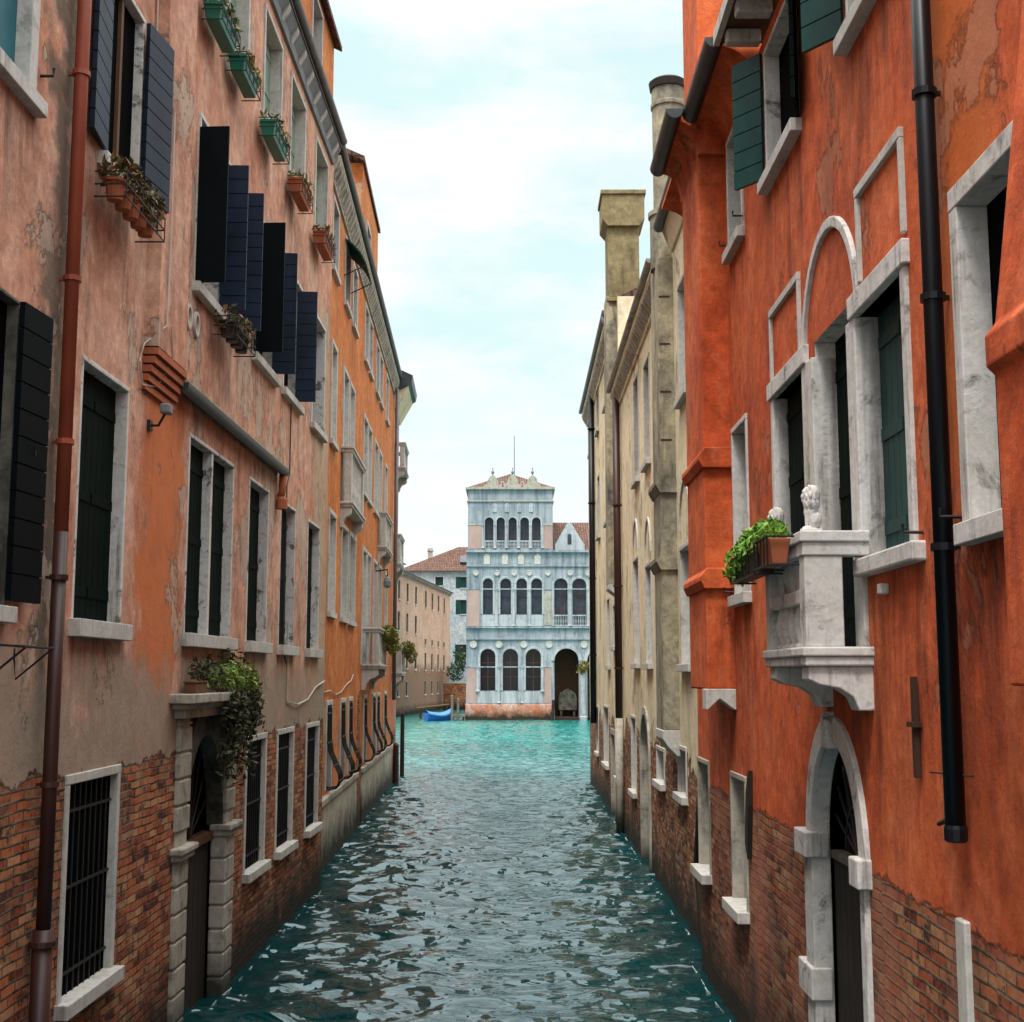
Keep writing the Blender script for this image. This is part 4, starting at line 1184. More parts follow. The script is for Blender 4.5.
# ------------------------------------------------------------------ palazzo across the wide canal
P = House('palazzo', 'pale blue marble palazzo with a square tower and rows of round arches facing the canal', FP, -4.02, 13.9, 14.85, 'marble', depth=12)
KW = dict(frame=0.22, fd=0.07, reveal=0.35, fmat='marble_w', sill=False, arch=1.0, bev=0.03)
for (a, b) in ((-2.78, -1.46), (-0.8, 0.53), (1.21, 2.54)):
    window(P, a, b, 2.57, 6.2, pane='glass', bars=(1, 2, 'red_trim'), **KW)
for (a, b) in ((-2.56, -1.69), (-1.03, -0.09), (0.39, 1.32), (1.7, 2.65)):
    window(P, a, b, 9.22, 12.4, pane='glass_blue', bars=(0, 1, 'red_trim'), **KW)
for (a, b) in ((3.73, 4.92), (5.33, 6.56), (6.95, 8.15), (8.55, 9.75), (10.15, 11.35)):
    w = window(P, a, b, 8.2, 12.4, pane='glass_blue', bars=(1, 2, 'red_trim'), **KW)
    m = P.mb()
    m.box(a, b, -0.08, 0.06, 9.08, 9.2).box(a, b, -0.08, 0.06, 8.2, 8.28)
    for i in range(8):
        u = a + (b - a) * (i + 0.5) / 8
        m.lathe(u, -0.01, [(0.045, 8.28), (0.03, 8.4), (0.05, 8.6), (0.03, 8.85), (0.045, 9.08)], 6)
    m.build('balustrade', 'marble_w', w)
# portico arches
for (a, b) in ((3.72, 5.85), (6.6, 8.75), (9.5, 11.65)):
    P.holes.append((a, b, -1.0, 6.25, 1.0))
    m = P.mb()
    m.ring((a + b) / 2, 6.25 - (b - a) / 2, (b - a) / 2, (b - a) / 2 + 0.28, -0.3, 0.08)
    m.build('portico_arch', 'marble_w', P.o)
    m = P.mb()
    m.box(a - 0.7, b + 0.7, -3.1, -3.0, -1, 6.4).quad((a - 0.7, -3, 0.25), (b + 0.7, -3, 0.25), (b + 0.7, 0, 0.25), (a - 0.7, 0, 0.25))
    m.box(a - 0.75, a - 0.7, -3.0, -0.3, -1, 6.4).box(b + 0.7, b + 0.75, -3.0, -0.3, -1, 6.4)
    ro = m.build('portico_room', 'wood_brown', P.o)
for u in (6.22, 9.12):
    P.mb().lathe(u, 0.05, [(0.34, -0.5), (0.34, 0.3), (0.27, 0.4), (0.25, 4.15), (0.24, 4.2), (0.36, 4.45), (0.38, 4.65)], 14).build('column', 'marble_w', P.o, smooth=False)
m = P.mb()
m.box(4.1, 5.75, -2.2, -1.3, 0.85, 1.9).box(4.25, 4.45, -2.1, -1.4, 0.25, 0.85).box(5.4, 5.6, -2.1, -1.4, 0.25, 0.85)
m.prism([(4.1, 1.9), (5.75, 1.9), (5.6, 2.35), (4.92, 2.75), (4.25, 2.35)], 'd', -2.2, -1.3)
m.build('stone_tomb', 'stone_m', P.o, bevel=0.03)
m = P.mb()
m.box(3.75, 5.85, -1.2, 0.3, -0.5, 0.22).box(3.75, 5.85, -1.2, 0.7, -0.5, 0.08)
m.build('water_steps', 'wood_dark', P.o)
# bands, panels and roundels
m = P.mb()
for z, h, d in ((1.35, 0.12, 0.10), (4.58, 0.10, 0.06), (7.02, 0.16, 0.14), (8.02, 0.14, 0.20), (11.42, 0.10, 0.06), (13.46, 0.12, 0.12), (14.72, 0.20, 0.25)):
    m.box(-4.1, 13.9 if z not in (1.35, 4.58) else 3.46, -0.05, d, z, z + h)
m.each('string_course', 'marble', P.o)
pb = P.mb()
for (a, b, z0, z1) in ((-3.95, -3.1, 1.5, 4.55), (2.72, 3.44, 1.5, 4.55), (-3.95, -2.85, 8.2, 11.4)):
    pb.box(a, b, -0.02, 0.035, z0, z1)
pb.each('pink_panel', 'pink_panel', P.o)
pb = P.mb()
for (a, b, z0, z1) in ((-3.05, 2.68, 1.5, 2.50), (-2.8, 2.75, 8.2, 9.16)):
    pb.box(a, b, -0.02, 0.04, z0, z1)
pb.each('white_panel', 'marble_w', P.o)
m = P.mb()
for uc in (-1.13, 0.19, 3.0):
    pass
for (uc, z0, z1) in ((-3.0, 2.5, 4.7), (-1.13, 1.5, 4.7), (0.87, 1.5, 4.7), (2.66, 2.5, 4.7), (-1.36, 8.2, 11.5), (0.15, 8.2, 11.5), (1.51, 8.2, 11.5), (5.12, 8.2, 11.5), (6.75, 8.2, 11.5), (8.35, 8.2, 11.5)):
    m.lathe(uc, 0.08, [(0.19, z0), (0.14, z0 + 0.18), (0.13, z1 - 0.35), (0.2, z1 - 0.08), (0.2, z1)], 10)
m.each('colonnette', 'marble_w', P.o)
m = P.mb()
for uc, z, r in [(u, 12.89, 0.17) for u in (-3.2, -1.33, 0.18, 1.53, 3.17, 5.14, 6.73, 8.4)] + [(u, 6.6, 0.24) for u in (-3.4, -1.14, 1.03, 3.25, 6.33, 9.1)]:
    m.disc(uc, z, r, -0.02, 0.07, 16)
    m.ring(uc, z, r, r + 0.07, -0.02, 0.1, 0, 2 * PI - 0.001, 18)
m.each('roundel', 'stone', P.o, per=2)
m = P.mb()
for uc in (-2.22, -0.62, 0.8, 2.26):
    m.prism([(uc - 0.28, 13.62), (uc + 0.28, 13.62), (uc + 0.28, 14.35), (uc + 0.15, 14.6), (uc - 0.15, 14.6), (uc - 0.28, 14.35)], 'd', -0.02, 0.10)
m.each('carved_plaque', 'stone', P.o, bevel=0.04)
P.mb().box(2.86, 3.5, -0.02, 0.06, 8.3, 11.25).box(2.98, 3.38, 0.06, 0.09, 8.5, 11.0).build('carved_pilaster', 'stone_g', P.o, bevel=0.03)
P.mb().box(-4.06, 3.46, -0.05, 0.22, -1, 1.36).build('plinth', 'plinth', P.o, bevel=0.04)
P.mb().box(1.96, 2.22, -0.45, -0.42, 2.95, 3.2)
st_ = P.mb().box(0.17, 0.42, -0.44, -0.40, 2.98, 3.22).build('sticker', 'yellow', P.o)
# tower
TW = House('tower', '', FP, -3.92, 3.62, 20.4, 'marble', depth=7.5, z0=14.85)
bpy.data.objects.remove(TW.o)
TW.o = P.o
tz = [(-2.41, -1.65), (-1.37, -0.64), (-0.31, 0.42), (0.74, 1.51), (1.78, 2.55)]
for (a, b) in tz:
    w = window(TW, a, b, 15.1, 17.84, frame=0.13, fd=0.08, reveal=0.45, pane='glass_blue', fmat='marble_w', sill=False, arch=1.0, bars=(0, 1, 'red_trim'))
    m = TW.mb().box(a, b, -0.05, 0.06, 15.68, 15.78)
    for i in range(6):
        u = a + (b - a) * (i + 0.5) / 6
        m.lathe(u, 0.0, [(0.04, 15.1), (0.03, 15.25), (0.045, 15.4), (0.03, 15.55), (0.04, 15.68)], 6)
    m.build('balustrade', 'marble_w', w)
TW.finish(roof=False)
TW.wall_o.name = 'tower_wall'
tw = TW.wall_o
pb = TW.mb().box(-3.85, -2.62, -0.02, 0.035, 15.05, 17.1).box(2.75, 3.56, -0.02, 0.035, 15.05, 17.1)
pb.each('tower_panel', 'pink_panel', tw)
m = TW.mb()
for z, h, d in ((17.12, 0.08, 0.06), (19.25, 0.12, 0.10), (20.35, 0.22, 0.22)):
    if z < 18:
        m.box(-3.95, -2.6, -0.05, d, z, z + h).box(2.72, 3.65, -0.05, d, z, z + h)
    else:
        m.box(-3.92 - d, 3.62 + d, -7.5 - d, d, z, z + h)
m.each('tower_cornice', 'stone_g', tw, bevel=0.02)
m = TW.mb()
for uc in (-1.55, -0.45, 0.65, 1.7):
    m.prism([(uc - 0.2, 18.3), (uc + 0.2, 18.3), (uc + 0.2, 18.95), (uc, 19.15), (uc - 0.2, 18.95)], 'd', -0.02, 0.07)
m.each('shield', 'marble_w', tw, bevel=0.03)
m = TW.mb()
for uc in (-2.41 - 0.19, -1.51, -0.475, 0.58, 1.645, 2.74):
    m.lathe(uc, 0.06, [(0.13, 15.1), (0.08, 15.25), (0.08, 16.95), (0.13, 17.1)], 8)
m.each('tower_colonnette', 'marble_w', tw)
m = TW.mb()
m.add([(-4.0, 0.1, 20.55), (3.7, 0.1, 20.55), (3.7, -7.6, 20.55), (-4.0, -7.6, 20.55), (-0.15, -3.7, 22.35)], [(0, 1, 4), (1, 2, 4), (2, 3, 4), (3, 0, 4), (3, 2, 1, 0)])
m.build('tower_roof', 'tile', tw)
for uc in (-1.72, 0.05, 1.83):
    poly = [(uc - 0.78, 20.56), (uc + 0.78, 20.56), (uc + 0.72, 20.75), (uc + 0.52, 20.85), (uc + 0.40, 21.3), (uc + 0.18, 21.58), (uc, 21.66), (uc - 0.18, 21.58), (uc - 0.40, 21.3), (uc - 0.52, 20.85), (uc - 0.72, 20.75)]
    ac = TW.mb().prism(poly, 'd', -0.1, 0.15).build('merlon', 'stone_g', tw, bevel=0.03)
    TW.mb().lathe(uc, 0.02, [(0.05, 21.6), (0.05, 21.75), (0.12, 21.82), (0.14, 21.92), (0.10, 22.03), (0.03, 22.08), (0.03, 22.2), (0.055, 22.26), (0.02, 22.34)], 10).build('finial', 'lead', ac)
for uc in (-0.83, 0.94):
    TW.mb().box(uc - 0.16, uc - 0.1, -0.05, 0.1, 20.56, 20.95).box(uc + 0.1, uc + 0.16, -0.05, 0.1, 20.56, 20.95).ring(uc, 20.95, 0.1, 0.16, -0.05, 0.1).build('merlon', 'stone', tw)
TW.mb().tube([(0.22, -3.5, 22.1), (0.22, -3.5, 25.9)], 0.045, 8, 0.03).build('flagpole', 'lead', tw)
# low gable and roof beside the tower
m = P.mb()
m.prism([(3.85, 14.9), (6.45, 14.9), (6.45, 15.4), (6.1, 15.9), (5.35, 17.2), (5.1, 17.4), (4.85, 17.2), (4.1, 15.9), (3.85, 15.4)], 'd', -0.3, 0.05)
gb = m.build('gable', 'marble_w', P.o, bevel=0.03)
P.mb().box(4.94, 5.28, 0.02, 0.08, 15.45, 16.2).ring(5.11, 16.2, 0.0, 0.17, 0.02, 0.08).build('gable_window', 'glass_blue', gb)
P.mb().prism([(7.6, 14.9), (9.9, 14.9), (9.6, 15.9), (8.75, 17.3), (7.9, 15.9)], 'd', -0.3, 0.05).build('gable', 'marble_w', P.o, bevel=0.03)
P.mb().prism([(0.0, 14.8), (-6, 18.1), (-12, 14.8)], 'u', 3.63, 13.9).build('roof', 'tile', P.o)
P.finish(roof=False)

# ------------------------------------------------------------------ far left: warehouse, house behind, garden wall
WH = House('warehouse', 'long plain brown warehouse across the water with rows of small windows', FW, 0.0, 36.2, 13.8, 'wall_w', depth=9)
for uu, rows in ((1.6, 'abcf'), (6.2, 'abcf'), (11.2, 'abce'), (17.5, 'adeg'), (22.0, 'adeg'), (26.5, 'adeg'), (31.0, 'adeg')):
    for k in rows:
        z0, z1 = {'a': (11.2, 13.0), 'b': (8.2, 10.0), 'c': (4.6, 6.3), 'd': (7.2, 7.8), 'e': (4.5, 6.3), 'f': (1.9, 3.3), 'g': (1.9, 3.3)}[k]
        window(WH, uu, uu + 1.0, z0, z1, frame=0.05, fd=0.02, reveal=0.08, pane='dark', fmat='stone_g', sillmat='stone', sill_w=0.06, bev=0)
cornice(WH, 0, 36.2, 13.5, d=0.4, h=0.5, nd=45, mat='stone_g', gut='grey_metal')
m = WH.mb()
m.box(2.0, 4.5, -3.2, -0.9, 13.9, 15.4).box(7.0, 10.0, -3.5, -1.0, 13.9, 15.2)
do = m.each('dormer', 'lead', WH.o)[0]
m = WH.mb().prism([(-3.5, 15.4), (-0.6, 15.4), (-2.0, 16.4)], 'u', 1.7, 4.8).prism([(-3.8, 15.2), (-0.7, 15.2), (-2.2, 16.1)], 'u', 6.7, 10.3)
m.each('dormer_roof', 'tile', do)
WH.finish(over=0.3, rise=2.0)

HB = House('house', 'pale blue weathered house behind the warehouse with green shutters and red tiled roof', FH, -14.0, -1.5, 17.1, 'wall_blue', depth=10)
for (uc, z0, z1, mt, wd) in ((-9.2, 15.2, 16.3, 'shut_green', 1.0), (-5.9, 14.9, 16.3, 'shut_green', 1.2), (-5.9, 11.6, 13.4, 'shut_green', 1.2), (-6.0, 5.6, 7.8, 'glass', 1.1), (-12.0, 15.3, 16.3, 'glass', 0.8)):
    w = window(HB, uc - wd / 2, uc + wd / 2, z0, z1, frame=0.12, fd=0.03, reveal=0.2, pane=mt, fmat='stone', bev=0)
    if wd > 1.05:
        for s in (-1, 1):
            boards(HB.mb(), uc + s * wd / 2, 0.05, z0, z1, 0.6, 0.05, 0 if s > 0 else PI, 4).build('shutter', 'shut_green', w)
m = HB.mb()
m.add([(-14.6, 0.5, 17.05), (-1.0, 0.5, 17.05), (-1.0, -10.5, 17.05), (-14.6, -10.5, 17.05), (-7.0, -5, 20.6), (-3, -5, 20.6)], [(0, 1, 5, 4), (1, 2, 5), (2, 3, 4, 5), (3, 0, 4), (3, 2, 1, 0)])
m.build('roof', 'tile', HB.o)
HB.mb().prism([(-0.8, 18.0), (-0.7, 18.25), (-2.0, 19.25), (-2.1, 19.1)], 'u', -6.6, -5.3).build('skylight', 'glass_blue', HB.o)
HB.mb().box(-10.9, -10.3, -4.0, -3.4, 18.0, 20.3).box(-11.0, -10.2, -4.1, -3.3, 19.9, 20.05).build('chimney', 'stone_g', HB.o)
HB.finish(roof=False)

gw = MB(FX)
gw.box(-7.9, -4.0, -150.5, -150, -1, 3.0)
gwo = gw.build('garden_wall', 'garden_brick')
tag(gwo, 'low stained brick wall between the warehouse and the marble palazzo', 'wall')
MB(FX).box(-7.95, -3.95, -150.55, -149.95, 3.0, 3.15).build('coping', 'stone_g', gwo)

# ------------------------------------------------------------------ loose things
def foliage(name, label, cat, fac, lumps, mat, size, group=None, stems=None, extra=None):
    """leaf mass as a thing; lumps = (u, d, z, ru, rd, rz, n)"""
    u, d, z = lumps[0][:3]
    t = thing(name, label, cat, fac.pt(u, d, z - lumps[0][5]), group)
    m = MB(fac)
    for (u, d, z, a, b, c, n) in lumps:
        m.leaves((u, d, z), (a, b, c), n, size)
    m.build('foliage', mat, t)
    if extra:
        em, lumps2, sz = extra
        m = MB(fac)
        for (u, d, z, a, b, c, n) in lumps2:
            m.leaves((u, d, z), (a, b, c), n, sz)
        m.build('dry_foliage', em, t)
    if stems:
        s = MB(fac)
        for path in stems:
            s.tube(path, 0.012, 5, 0.006)
        s.build('stem', 'wood_dark', t)
    return t


def flower_box(label, fac, u0, u1, d0, d1, z0, h, trough, leaf, n=160, lush=0.16, group='flower boxes on the upper windows', size=0.04, pots=0):
    t = thing('flower_box', label, 'flower box', fac.pt((u0 + u1) / 2, 0, z0), group)
    m = MB(fac)
    if pots:
        k = (u1 - u0) / pots
        for i in range(pots):
            uc = u0 + k * (i + 0.5)
            r = min(k, d1 - d0) * 0.42
            m.lathe(uc, (d0 + d1) / 2, [(r * 0.7, z0), (r * 0.95, z0 + h * 0.85), (r * 1.1, z0 + h * 0.85), (r * 1.1, z0 + h), (r * 0.95, z0 + h)], 12)
        m.build('pot', trough, t)
    else:
        q = 0.03
        m.add([(u0 + q, d0 + q, z0), (u1 - q, d0 + q, z0), (u1 - q, d1 - q, z0), (u0 + q, d1 - q, z0), (u0, d0, z0 + h), (u1, d0, z0 + h), (u1, d1, z0 + h), (u0, d1, z0 + h)],
              [(0, 3, 2, 1), (4, 5, 6, 7), (0, 1, 5, 4), (1, 2, 6, 5), (2, 3, 7, 6), (3, 0, 4, 7)])
        m.box(u0 - 0.015, u1 + 0.015, d1 - 0.02, d1 + 0.012, z0 + h - 0.03, z0 + h + 0.012).box(u0 - 0.015, u0 + 0.01, d0, d1, z0 + h - 0.03, z0 + h + 0.012)
        m.build('trough', trough, t, bevel=0.008)
    c = MB(fac)
    e = 0.02
    for z in (z0 - 0.01, z0 + h * 0.55, z0 + h + 0.03):
        c.tube([(u0 - e, d0 - 0.01, z), (u0 - e, d1 + e, z), (u1 + e, d1 + e, z), (u1 + e, d0 - 0.01, z)], 0.008, 5)
    k = max(3, int((u1 - u0) / 0.2))
    for i in range(k + 1):
        u = u0 - e + (u1 - u0 + 2 * e) * i / k
        c.tube([(u, d1 + e * 0.5, z0 - 0.02), (u, d1 + e, z0 - 0.01), (u, d1 + e, z0 + h + 0.03)], 0.006, 4)
    c.build('wire_holder', 'iron', t)
    m = MB(fac)
    L = u1 - u0
    for i in range(max(2, int(L / 0.28))):
        uc = u0 + L * (i + 0.5) / max(2, int(L / 0.28))
        m.leaves((uc + random.uniform(-.05, .05), (d0 + d1) / 2 + 0.02, z0 + h + lush * 0.4), (0.26, (d1 - d0) * 0.75, lush * random.uniform(0.8, 1.5)), int(1.8 * n / max(2, int(L / 0.28))), size)
    m.build('flowers', leaf, t)
    return t


GB = 'flower boxes on the upper windows'
flower_box('flower box with dry plants in clay pots below the near navy shuttered window', FA, 10.35, 11.45, 0.08, 0.32, 7.78, 0.18, 'terra', 'leaf_dry', 420, 0.16, pots=5)
flower_box('uppermost and nearest green flower box, with a red rim of flowers', FA, 13.62, 14.45, 0.06, 0.27, 11.10, 0.2, 'gplastic', 'leaf_flower', 200, 0.14)
flower_box('second green flower box from the camera, beside the uppermost one', FA, 14.85, 15.65, 0.06, 0.27, 11.10, 0.2, 'gplastic', 'leaf_autumn', 160, 0.11)
flower_box('third box in the top row, a green trough with yellowing leaves', FA, 16.75, 17.7, 0.06, 0.27, 11.10, 0.22, 'gplastic', 'leaf_autumn', 150, 0.12)
flower_box('fourth box in the top row, clay trough with yellowing plants', FA, 18.85, 19.75, 0.06, 0.27, 11.12, 0.22, 'terra', 'leaf_autumn', 170, 0.14)
flower_box('farthest box in the top row, clay trough close to the red drainpipe', FA, 21.2, 22.2, 0.06, 0.27, 11.12, 0.22, 'terra', 'leaf_dry', 150, 0.12)
flower_box('wire basket of small dark pots below the row of folded navy shutters', FA, 14.5, 15.5, 0.08, 0.32, 7.72, 0.18, 'bplastic', 'leaf_dry', 160, 0.12, pots=4)

t = thing('plant_bracket', 'empty black iron plant bracket low on the pink wall at the left edge', 'bracket', FA.pt(9.15, 0, 3.95))
MB(FA).tube([(8.75, 0.0, 4.02), (8.75, 0.28, 4.0), (9.3, 0.28, 4.0), (9.3, 0.0, 4.02)], 0.009, 5).build('hoop', 'iron', t)
MB(FA).tube([(9.28, 0.28, 4.0), (9.28, 0.02, 3.78), (9.28, 0.0, 4.0)], 0.009, 5).tube([(8.78, 0.28, 4.0), (8.78, 0.02, 3.78)], 0.009, 5).each('strut', 'iron', t)

t = thing('floodlight', 'small grey floodlight fixed to the orange patch of the pink wall', 'lamp', FA.pt(12.32, 0, 6.3))
MB(FA).box(12.26, 12.40, 0.12, 0.22, 6.33, 6.43).build('lamp_head', 'lead', t, bevel=0.02)
MB(FA).tube([(12.33, 0.0, 6.22), (12.33, 0.1, 6.22), (12.33, 0.16, 6.34)], 0.014, 6).box(12.28, 12.38, 0.0, 0.03, 6.17, 6.27).build('lamp_arm', 'iron', t)

cm = MB(FA).tube([(12.02, 0.02, 13.0), (12.05, 0.03, 9.8), (12.3, 0.16, 9.4), (12.32, 0.16, 8.0), (12.28, 0.16, 7.2), (12.0, 0.03, 6.95), (11.88, 0.03, 6.75), (12.0, 0.03, 6.55), (12.4, 0.05, 6.62), (12.6, 0.14, 6.95), (12.45, 0.16, 7.25)], 0.009, 5)
tag(cm.build('cable', 'cable'), 'pale cable running down the flue and looping at its stepped corbel', 'cable')
cm = MB(FA).tube([(19.75, 0.02, 8.2), (19.7, 0.03, 6.9), (19.5, 0.03, 6.7), (19.45, 0.03, 4.2), (19.6, 0.06, 4.0)], 0.011, 5)
tag(cm.build('cable', 'iron'), 'dark cable hanging beside the clay downspout of the pink house', 'cable')
cm = MB(FA).tube([(19.9, 0.02, 4.6), (19.95, 0.02, 3.42), (20.8, 0.04, 3.36), (21.8, 0.03, 3.42), (22.6, 0.03, 3.62), (23.6, 0.03, 3.72)], 0.014, 5)
tag(cm.build('cable', 'cable'), 'pale sagging cable above the barred lower windows of the pink house', 'cable')
cm = MB(FB).tube([(24.2, 0.02, 3.55), (25.6, 0.03, 3.5), (26.6, 0.03, 3.52), (27.6, 0.03, 3.42), (28.6, 0.03, 3.46), (29.8, 0.03, 3.62), (30.9, 0.03, 3.70), (31.4, 0.03, 3.85)], 0.011, 5)
tag(cm.build('cable', 'cable'), 'pale wavy cable above the belly grilles of the orange house', 'cable')

# vine on the entablature of the left water door
random.seed(21)
stems = []
hang = []
for i in range(16):
    u = random.uniform(14.9, 16.3)
    L = random.uniform(0.3, 1.05)
    path = [(u + random.uniform(-.1, .1), 0.1, 3.66)]
    for k in range(1, 6):
        path.append((u + random.uniform(-.08, .08), 0.34 - 0.02 * k + random.uniform(-.04, .04), 3.62 - L * k / 5))
    stems.append(path)
    for p in path[1:]:
        hang.append((p[0], p[1], p[2], 0.13, 0.10, 0.16, 26))
foliage('vine', 'vine spilling over the stone lintel of the left water door and hanging down', 'plant', FA,
        [(15.3, 0.18, 3.82, 0.55, 0.18, 0.17, 330), (15.9, 0.22, 3.78, 0.42, 0.18, 0.18, 260), (16.35, 0.2, 3.62, 0.32, 0.16, 0.22, 170), (14.7, 0.14, 3.82, 0.4, 0.14, 0.17, 80)], 'leaf_vine', 0.042,
        stems=stems, extra=('leaf_dark', hang + [(14.6, 0.15, 3.84, 0.45, 0.14, 0.2, 160), (15.9, 0.1, 4.0, 0.7, 0.12, 0.16, 120)], 0.04))
t = thing('planter', 'small brown trough at the near end of the vine covered lintel', 'planter', FA.pt(14.0, 0.14, 3.62))
MB(FA).box(13.78, 14.25, 0.05, 0.18, 3.62, 3.73).box(13.76, 14.27, 0.04, 0.19, 3.73, 3.755).build('trough', 'wood_brown', t, bevel=0.01)
MB(FA).leaves((14.05, 0.13, 3.88), (0.32, 0.1, 0.14), 130, 0.035).build('leaves', 'leaf_dark', t)

# planters on the red house balcony
random.seed(5)
def planter(label, u0, u1, d0, d1, z0, h, mat, lumps, leaf, sz):
    t = thing('planter', label, 'planter', FR.pt((u0 + u1) / 2, d0, z0), 'planters on the red house balcony')
    m = MB(FR)
    q = 0.025
    m.add([(u0 + q, d0 + q, z0), (u1 - q, d0 + q, z0), (u1 - q, d1 - q, z0), (u0 + q, d1 - q, z0), (u0, d0, z0 + h), (u1, d0, z0 + h), (u1, d1, z0 + h), (u0, d1, z0 + h)],
          [(0, 3, 2, 1), (4, 5, 6, 7), (0, 1, 5, 4), (1, 2, 6, 5), (2, 3, 7, 6), (3, 0, 4, 7)])
    m.build('trough', mat, t, bevel=0.008)
    c = MB(FR)
    for z in (z0 - 0.008, z0 + h + 0.01):
        c.tube([(u0 - 0.02, 0.45, z), (u0 - 0.02, d1 + 0.02, z), (u1 + 0.02, d1 + 0.02, z), (u1 + 0.02, 0.45, z)], 0.008, 5)
    for i in range(5):
        u = u0 - 0.02 + (u1 - u0 + 0.04) * i / 4
        c.tube([(u, d1 + 0.02, z0 - 0.01), (u, d1 + 0.02, z0 + h + 0.01)], 0.007, 4)
    c.build('wire_holder', 'iron', t)
    m = MB(FR)
    for l in lumps:
        m.leaves(l[:3], l[3:6], l[6], sz)
    m.build('foliage', leaf, t)
planter('dark planter overflowing with lush bright green feathery foliage', 9.5, 10.5, 0.48, 0.64, 4.56, 0.17, 'bplastic',
        [(9.5, 0.53, 4.82, 0.22, 0.13, 0.13, 420), (9.8, 0.54, 4.80, 0.26, 0.15, 0.15, 480), (10.1, 0.55, 4.76, 0.26, 0.16, 0.16, 480), (10.4, 0.56, 4.72, 0.22, 0.16, 0.15, 360), (10.55, 0.58, 4.64, 0.14, 0.13, 0.10, 150)], 'leaf_lush', 0.034)
planter('clay planter with short green shoots near the lion on the balcony corner', 8.95, 9.4, 0.50, 0.65, 4.58, 0.18, 'terra',
        [(9.15, 0.6, 4.83, 0.22, 0.11, 0.08, 170), (9.38, 0.6, 4.85, 0.12, 0.1, 0.1, 90)], 'leaf_lush', 0.028)

# stone lions
def lion(label, fac, u, d, z, s):
    """seated lion facing out over the canal mouth, one continuous carved body"""
    bm = bmesh.new()
    def ball(x, y, zz, rx, ry, rz, rot=0):
        mt = Matrix.Translation((x, y, zz)) @ Matrix.Rotation(rot, 4, 'X') @ Matrix.Diagonal((rx, ry, rz, 1))
        bmesh.ops.create_icosphere(bm, subdivisions=2, radius=1.0, matrix=mt)
    ball(0, -0.03, 0.24, 0.23, 0.26, 0.23)            # rump
    ball(0, 0.05, 0.42, 0.21, 0.23, 0.33, -0.1)       # chest and back
    ball(0, 0.03, 0.62, 0.26, 0.27, 0.25)             # mane over the shoulders
    ball(0, 0.0, 0.82, 0.27, 0.255, 0.22)             # mane round the head
    ball(0, 0.17, 0.83, 0.17, 0.14, 0.165)            # face
    ball(0, 0.275, 0.77, 0.105, 0.08, 0.08)           # muzzle
    ball(0, 0.285, 0.69, 0.06, 0.055, 0.045)          # chin
    for k in range(9):                                # carved locks of the mane
        a = -2.3 + 4.6 * k / 8
        for zz, rr in ((0.90, 0.20), (0.74, 0.25), (0.58, 0.24)):
            ball(rr * math.sin(a), -rr * math.cos(a) * 0.9 + 0.03, zz + 0.03 * (k % 2), 0.045, 0.045, 0.085)
    for sx in (-1, 1):
        ball(sx * 0.15, 0.10, 0.98, 0.05, 0.04, 0.055)         # ear
        ball(sx * 0.065, 0.285, 0.89, 0.04, 0.03, 0.022)       # brow
        ball(sx * 0.085, 0.19, 0.26, 0.05, 0.06, 0.26)          # foreleg
        ball(sx * 0.085, 0.25, 0.05, 0.06, 0.09, 0.05)          # forepaw
        ball(sx * 0.15, -0.02, 0.20, 0.075, 0.17, 0.16)         # haunch
        ball(sx * 0.16, 0.13, 0.05, 0.055, 0.11, 0.05)          # hind paw
    bmesh.ops.create_cube(bm, size=1.0, matrix=Matrix.Translation((0, 0.06, 0.0)) @ Matrix.Diagonal((0.46, 0.66, 0.07, 1)))
    for k in range(8):
        a = k / 7
        ball(0.17 + 0.03 * math.sin(a * 3), -0.2 + 0.3 * a, 0.06 + 0.02 * math.sin(a * 6), 0.03, 0.04, 0.03)   # tail round the flank
    bm.verts.ensure_lookup_table()
    me = bpy.data.meshes.new('lion_statue')
    bm.to_mesh(me)
    bm.free()
    me.materials.append(M['stone_r'])
    o = bpy.data.objects.new('lion_statue', me)
    COL.objects.link(o)
    o.scale = (s * 0.72, s * 0.72, s)
    o.location = fac.pt(u, d, z)
    o.rotation_euler = (0, 0, R_(78))
    rm = o.modifiers.new('remesh', 'REMESH')
    rm.mode, rm.voxel_size = 'VOXEL', 0.016
    rm.use_smooth_shade = True
    tag(o, label, 'statue', 'lion statues on the balcony rail')
lion('white stone lion sitting on the near corner of the red house balcony', FR, 8.87, 0.36, 4.80, 0.31)
lion('white stone lion on the far balcony corner, half hidden behind the green plants', FR, 10.06, 0.36, 4.80, 0.31)

# plants on the far left balconies
random.seed(9)
def hanging(label, u, d, z, n):
    foliage('balcony_plant', label, 'plant', FB, [(u, d, z, 0.9, 0.28, 0.22, n), (u + 0.4, d + 0.1, z - 0.25, 0.8, 0.22, 0.3, n // 2), (u - 0.5, d + 0.05, z + 0.05, 0.5, 0.25, 0.2, n // 3)], 'leaf_autumn', 0.075, 'plants on the far left balconies')
hanging('bushy yellow green plant on the big balcony of the orange house', 36.4, 0.52, 4.97, 420)
hanging('yellowing plant on the lowest balcony of the rose corner house', 47.2, 0.48, 4.82, 420)
foliage('hanging_plant', 'yellowish hanging plant at the far end of the right cream house', 'plant', FY, [(46.2, 0.25, 4.15, 0.35, 0.22, 0.18, 170), (46.5, 0.3, 4.0, 0.25, 0.2, 0.15, 80)], 'leaf_autumn', 0.06)
t = thing('street_lamp', 'grey round wall lamp on an iron arm on the orange house', 'lamp', FB.pt(38.9, 0, 6.6))
MB(FB).lathe(38.2, 0.35, [(0.04, 6.4), (0.11, 6.46), (0.12, 6.6), (0.08, 6.7), (0.03, 6.74)], 12).build('lamp_shade', 'lead', t)
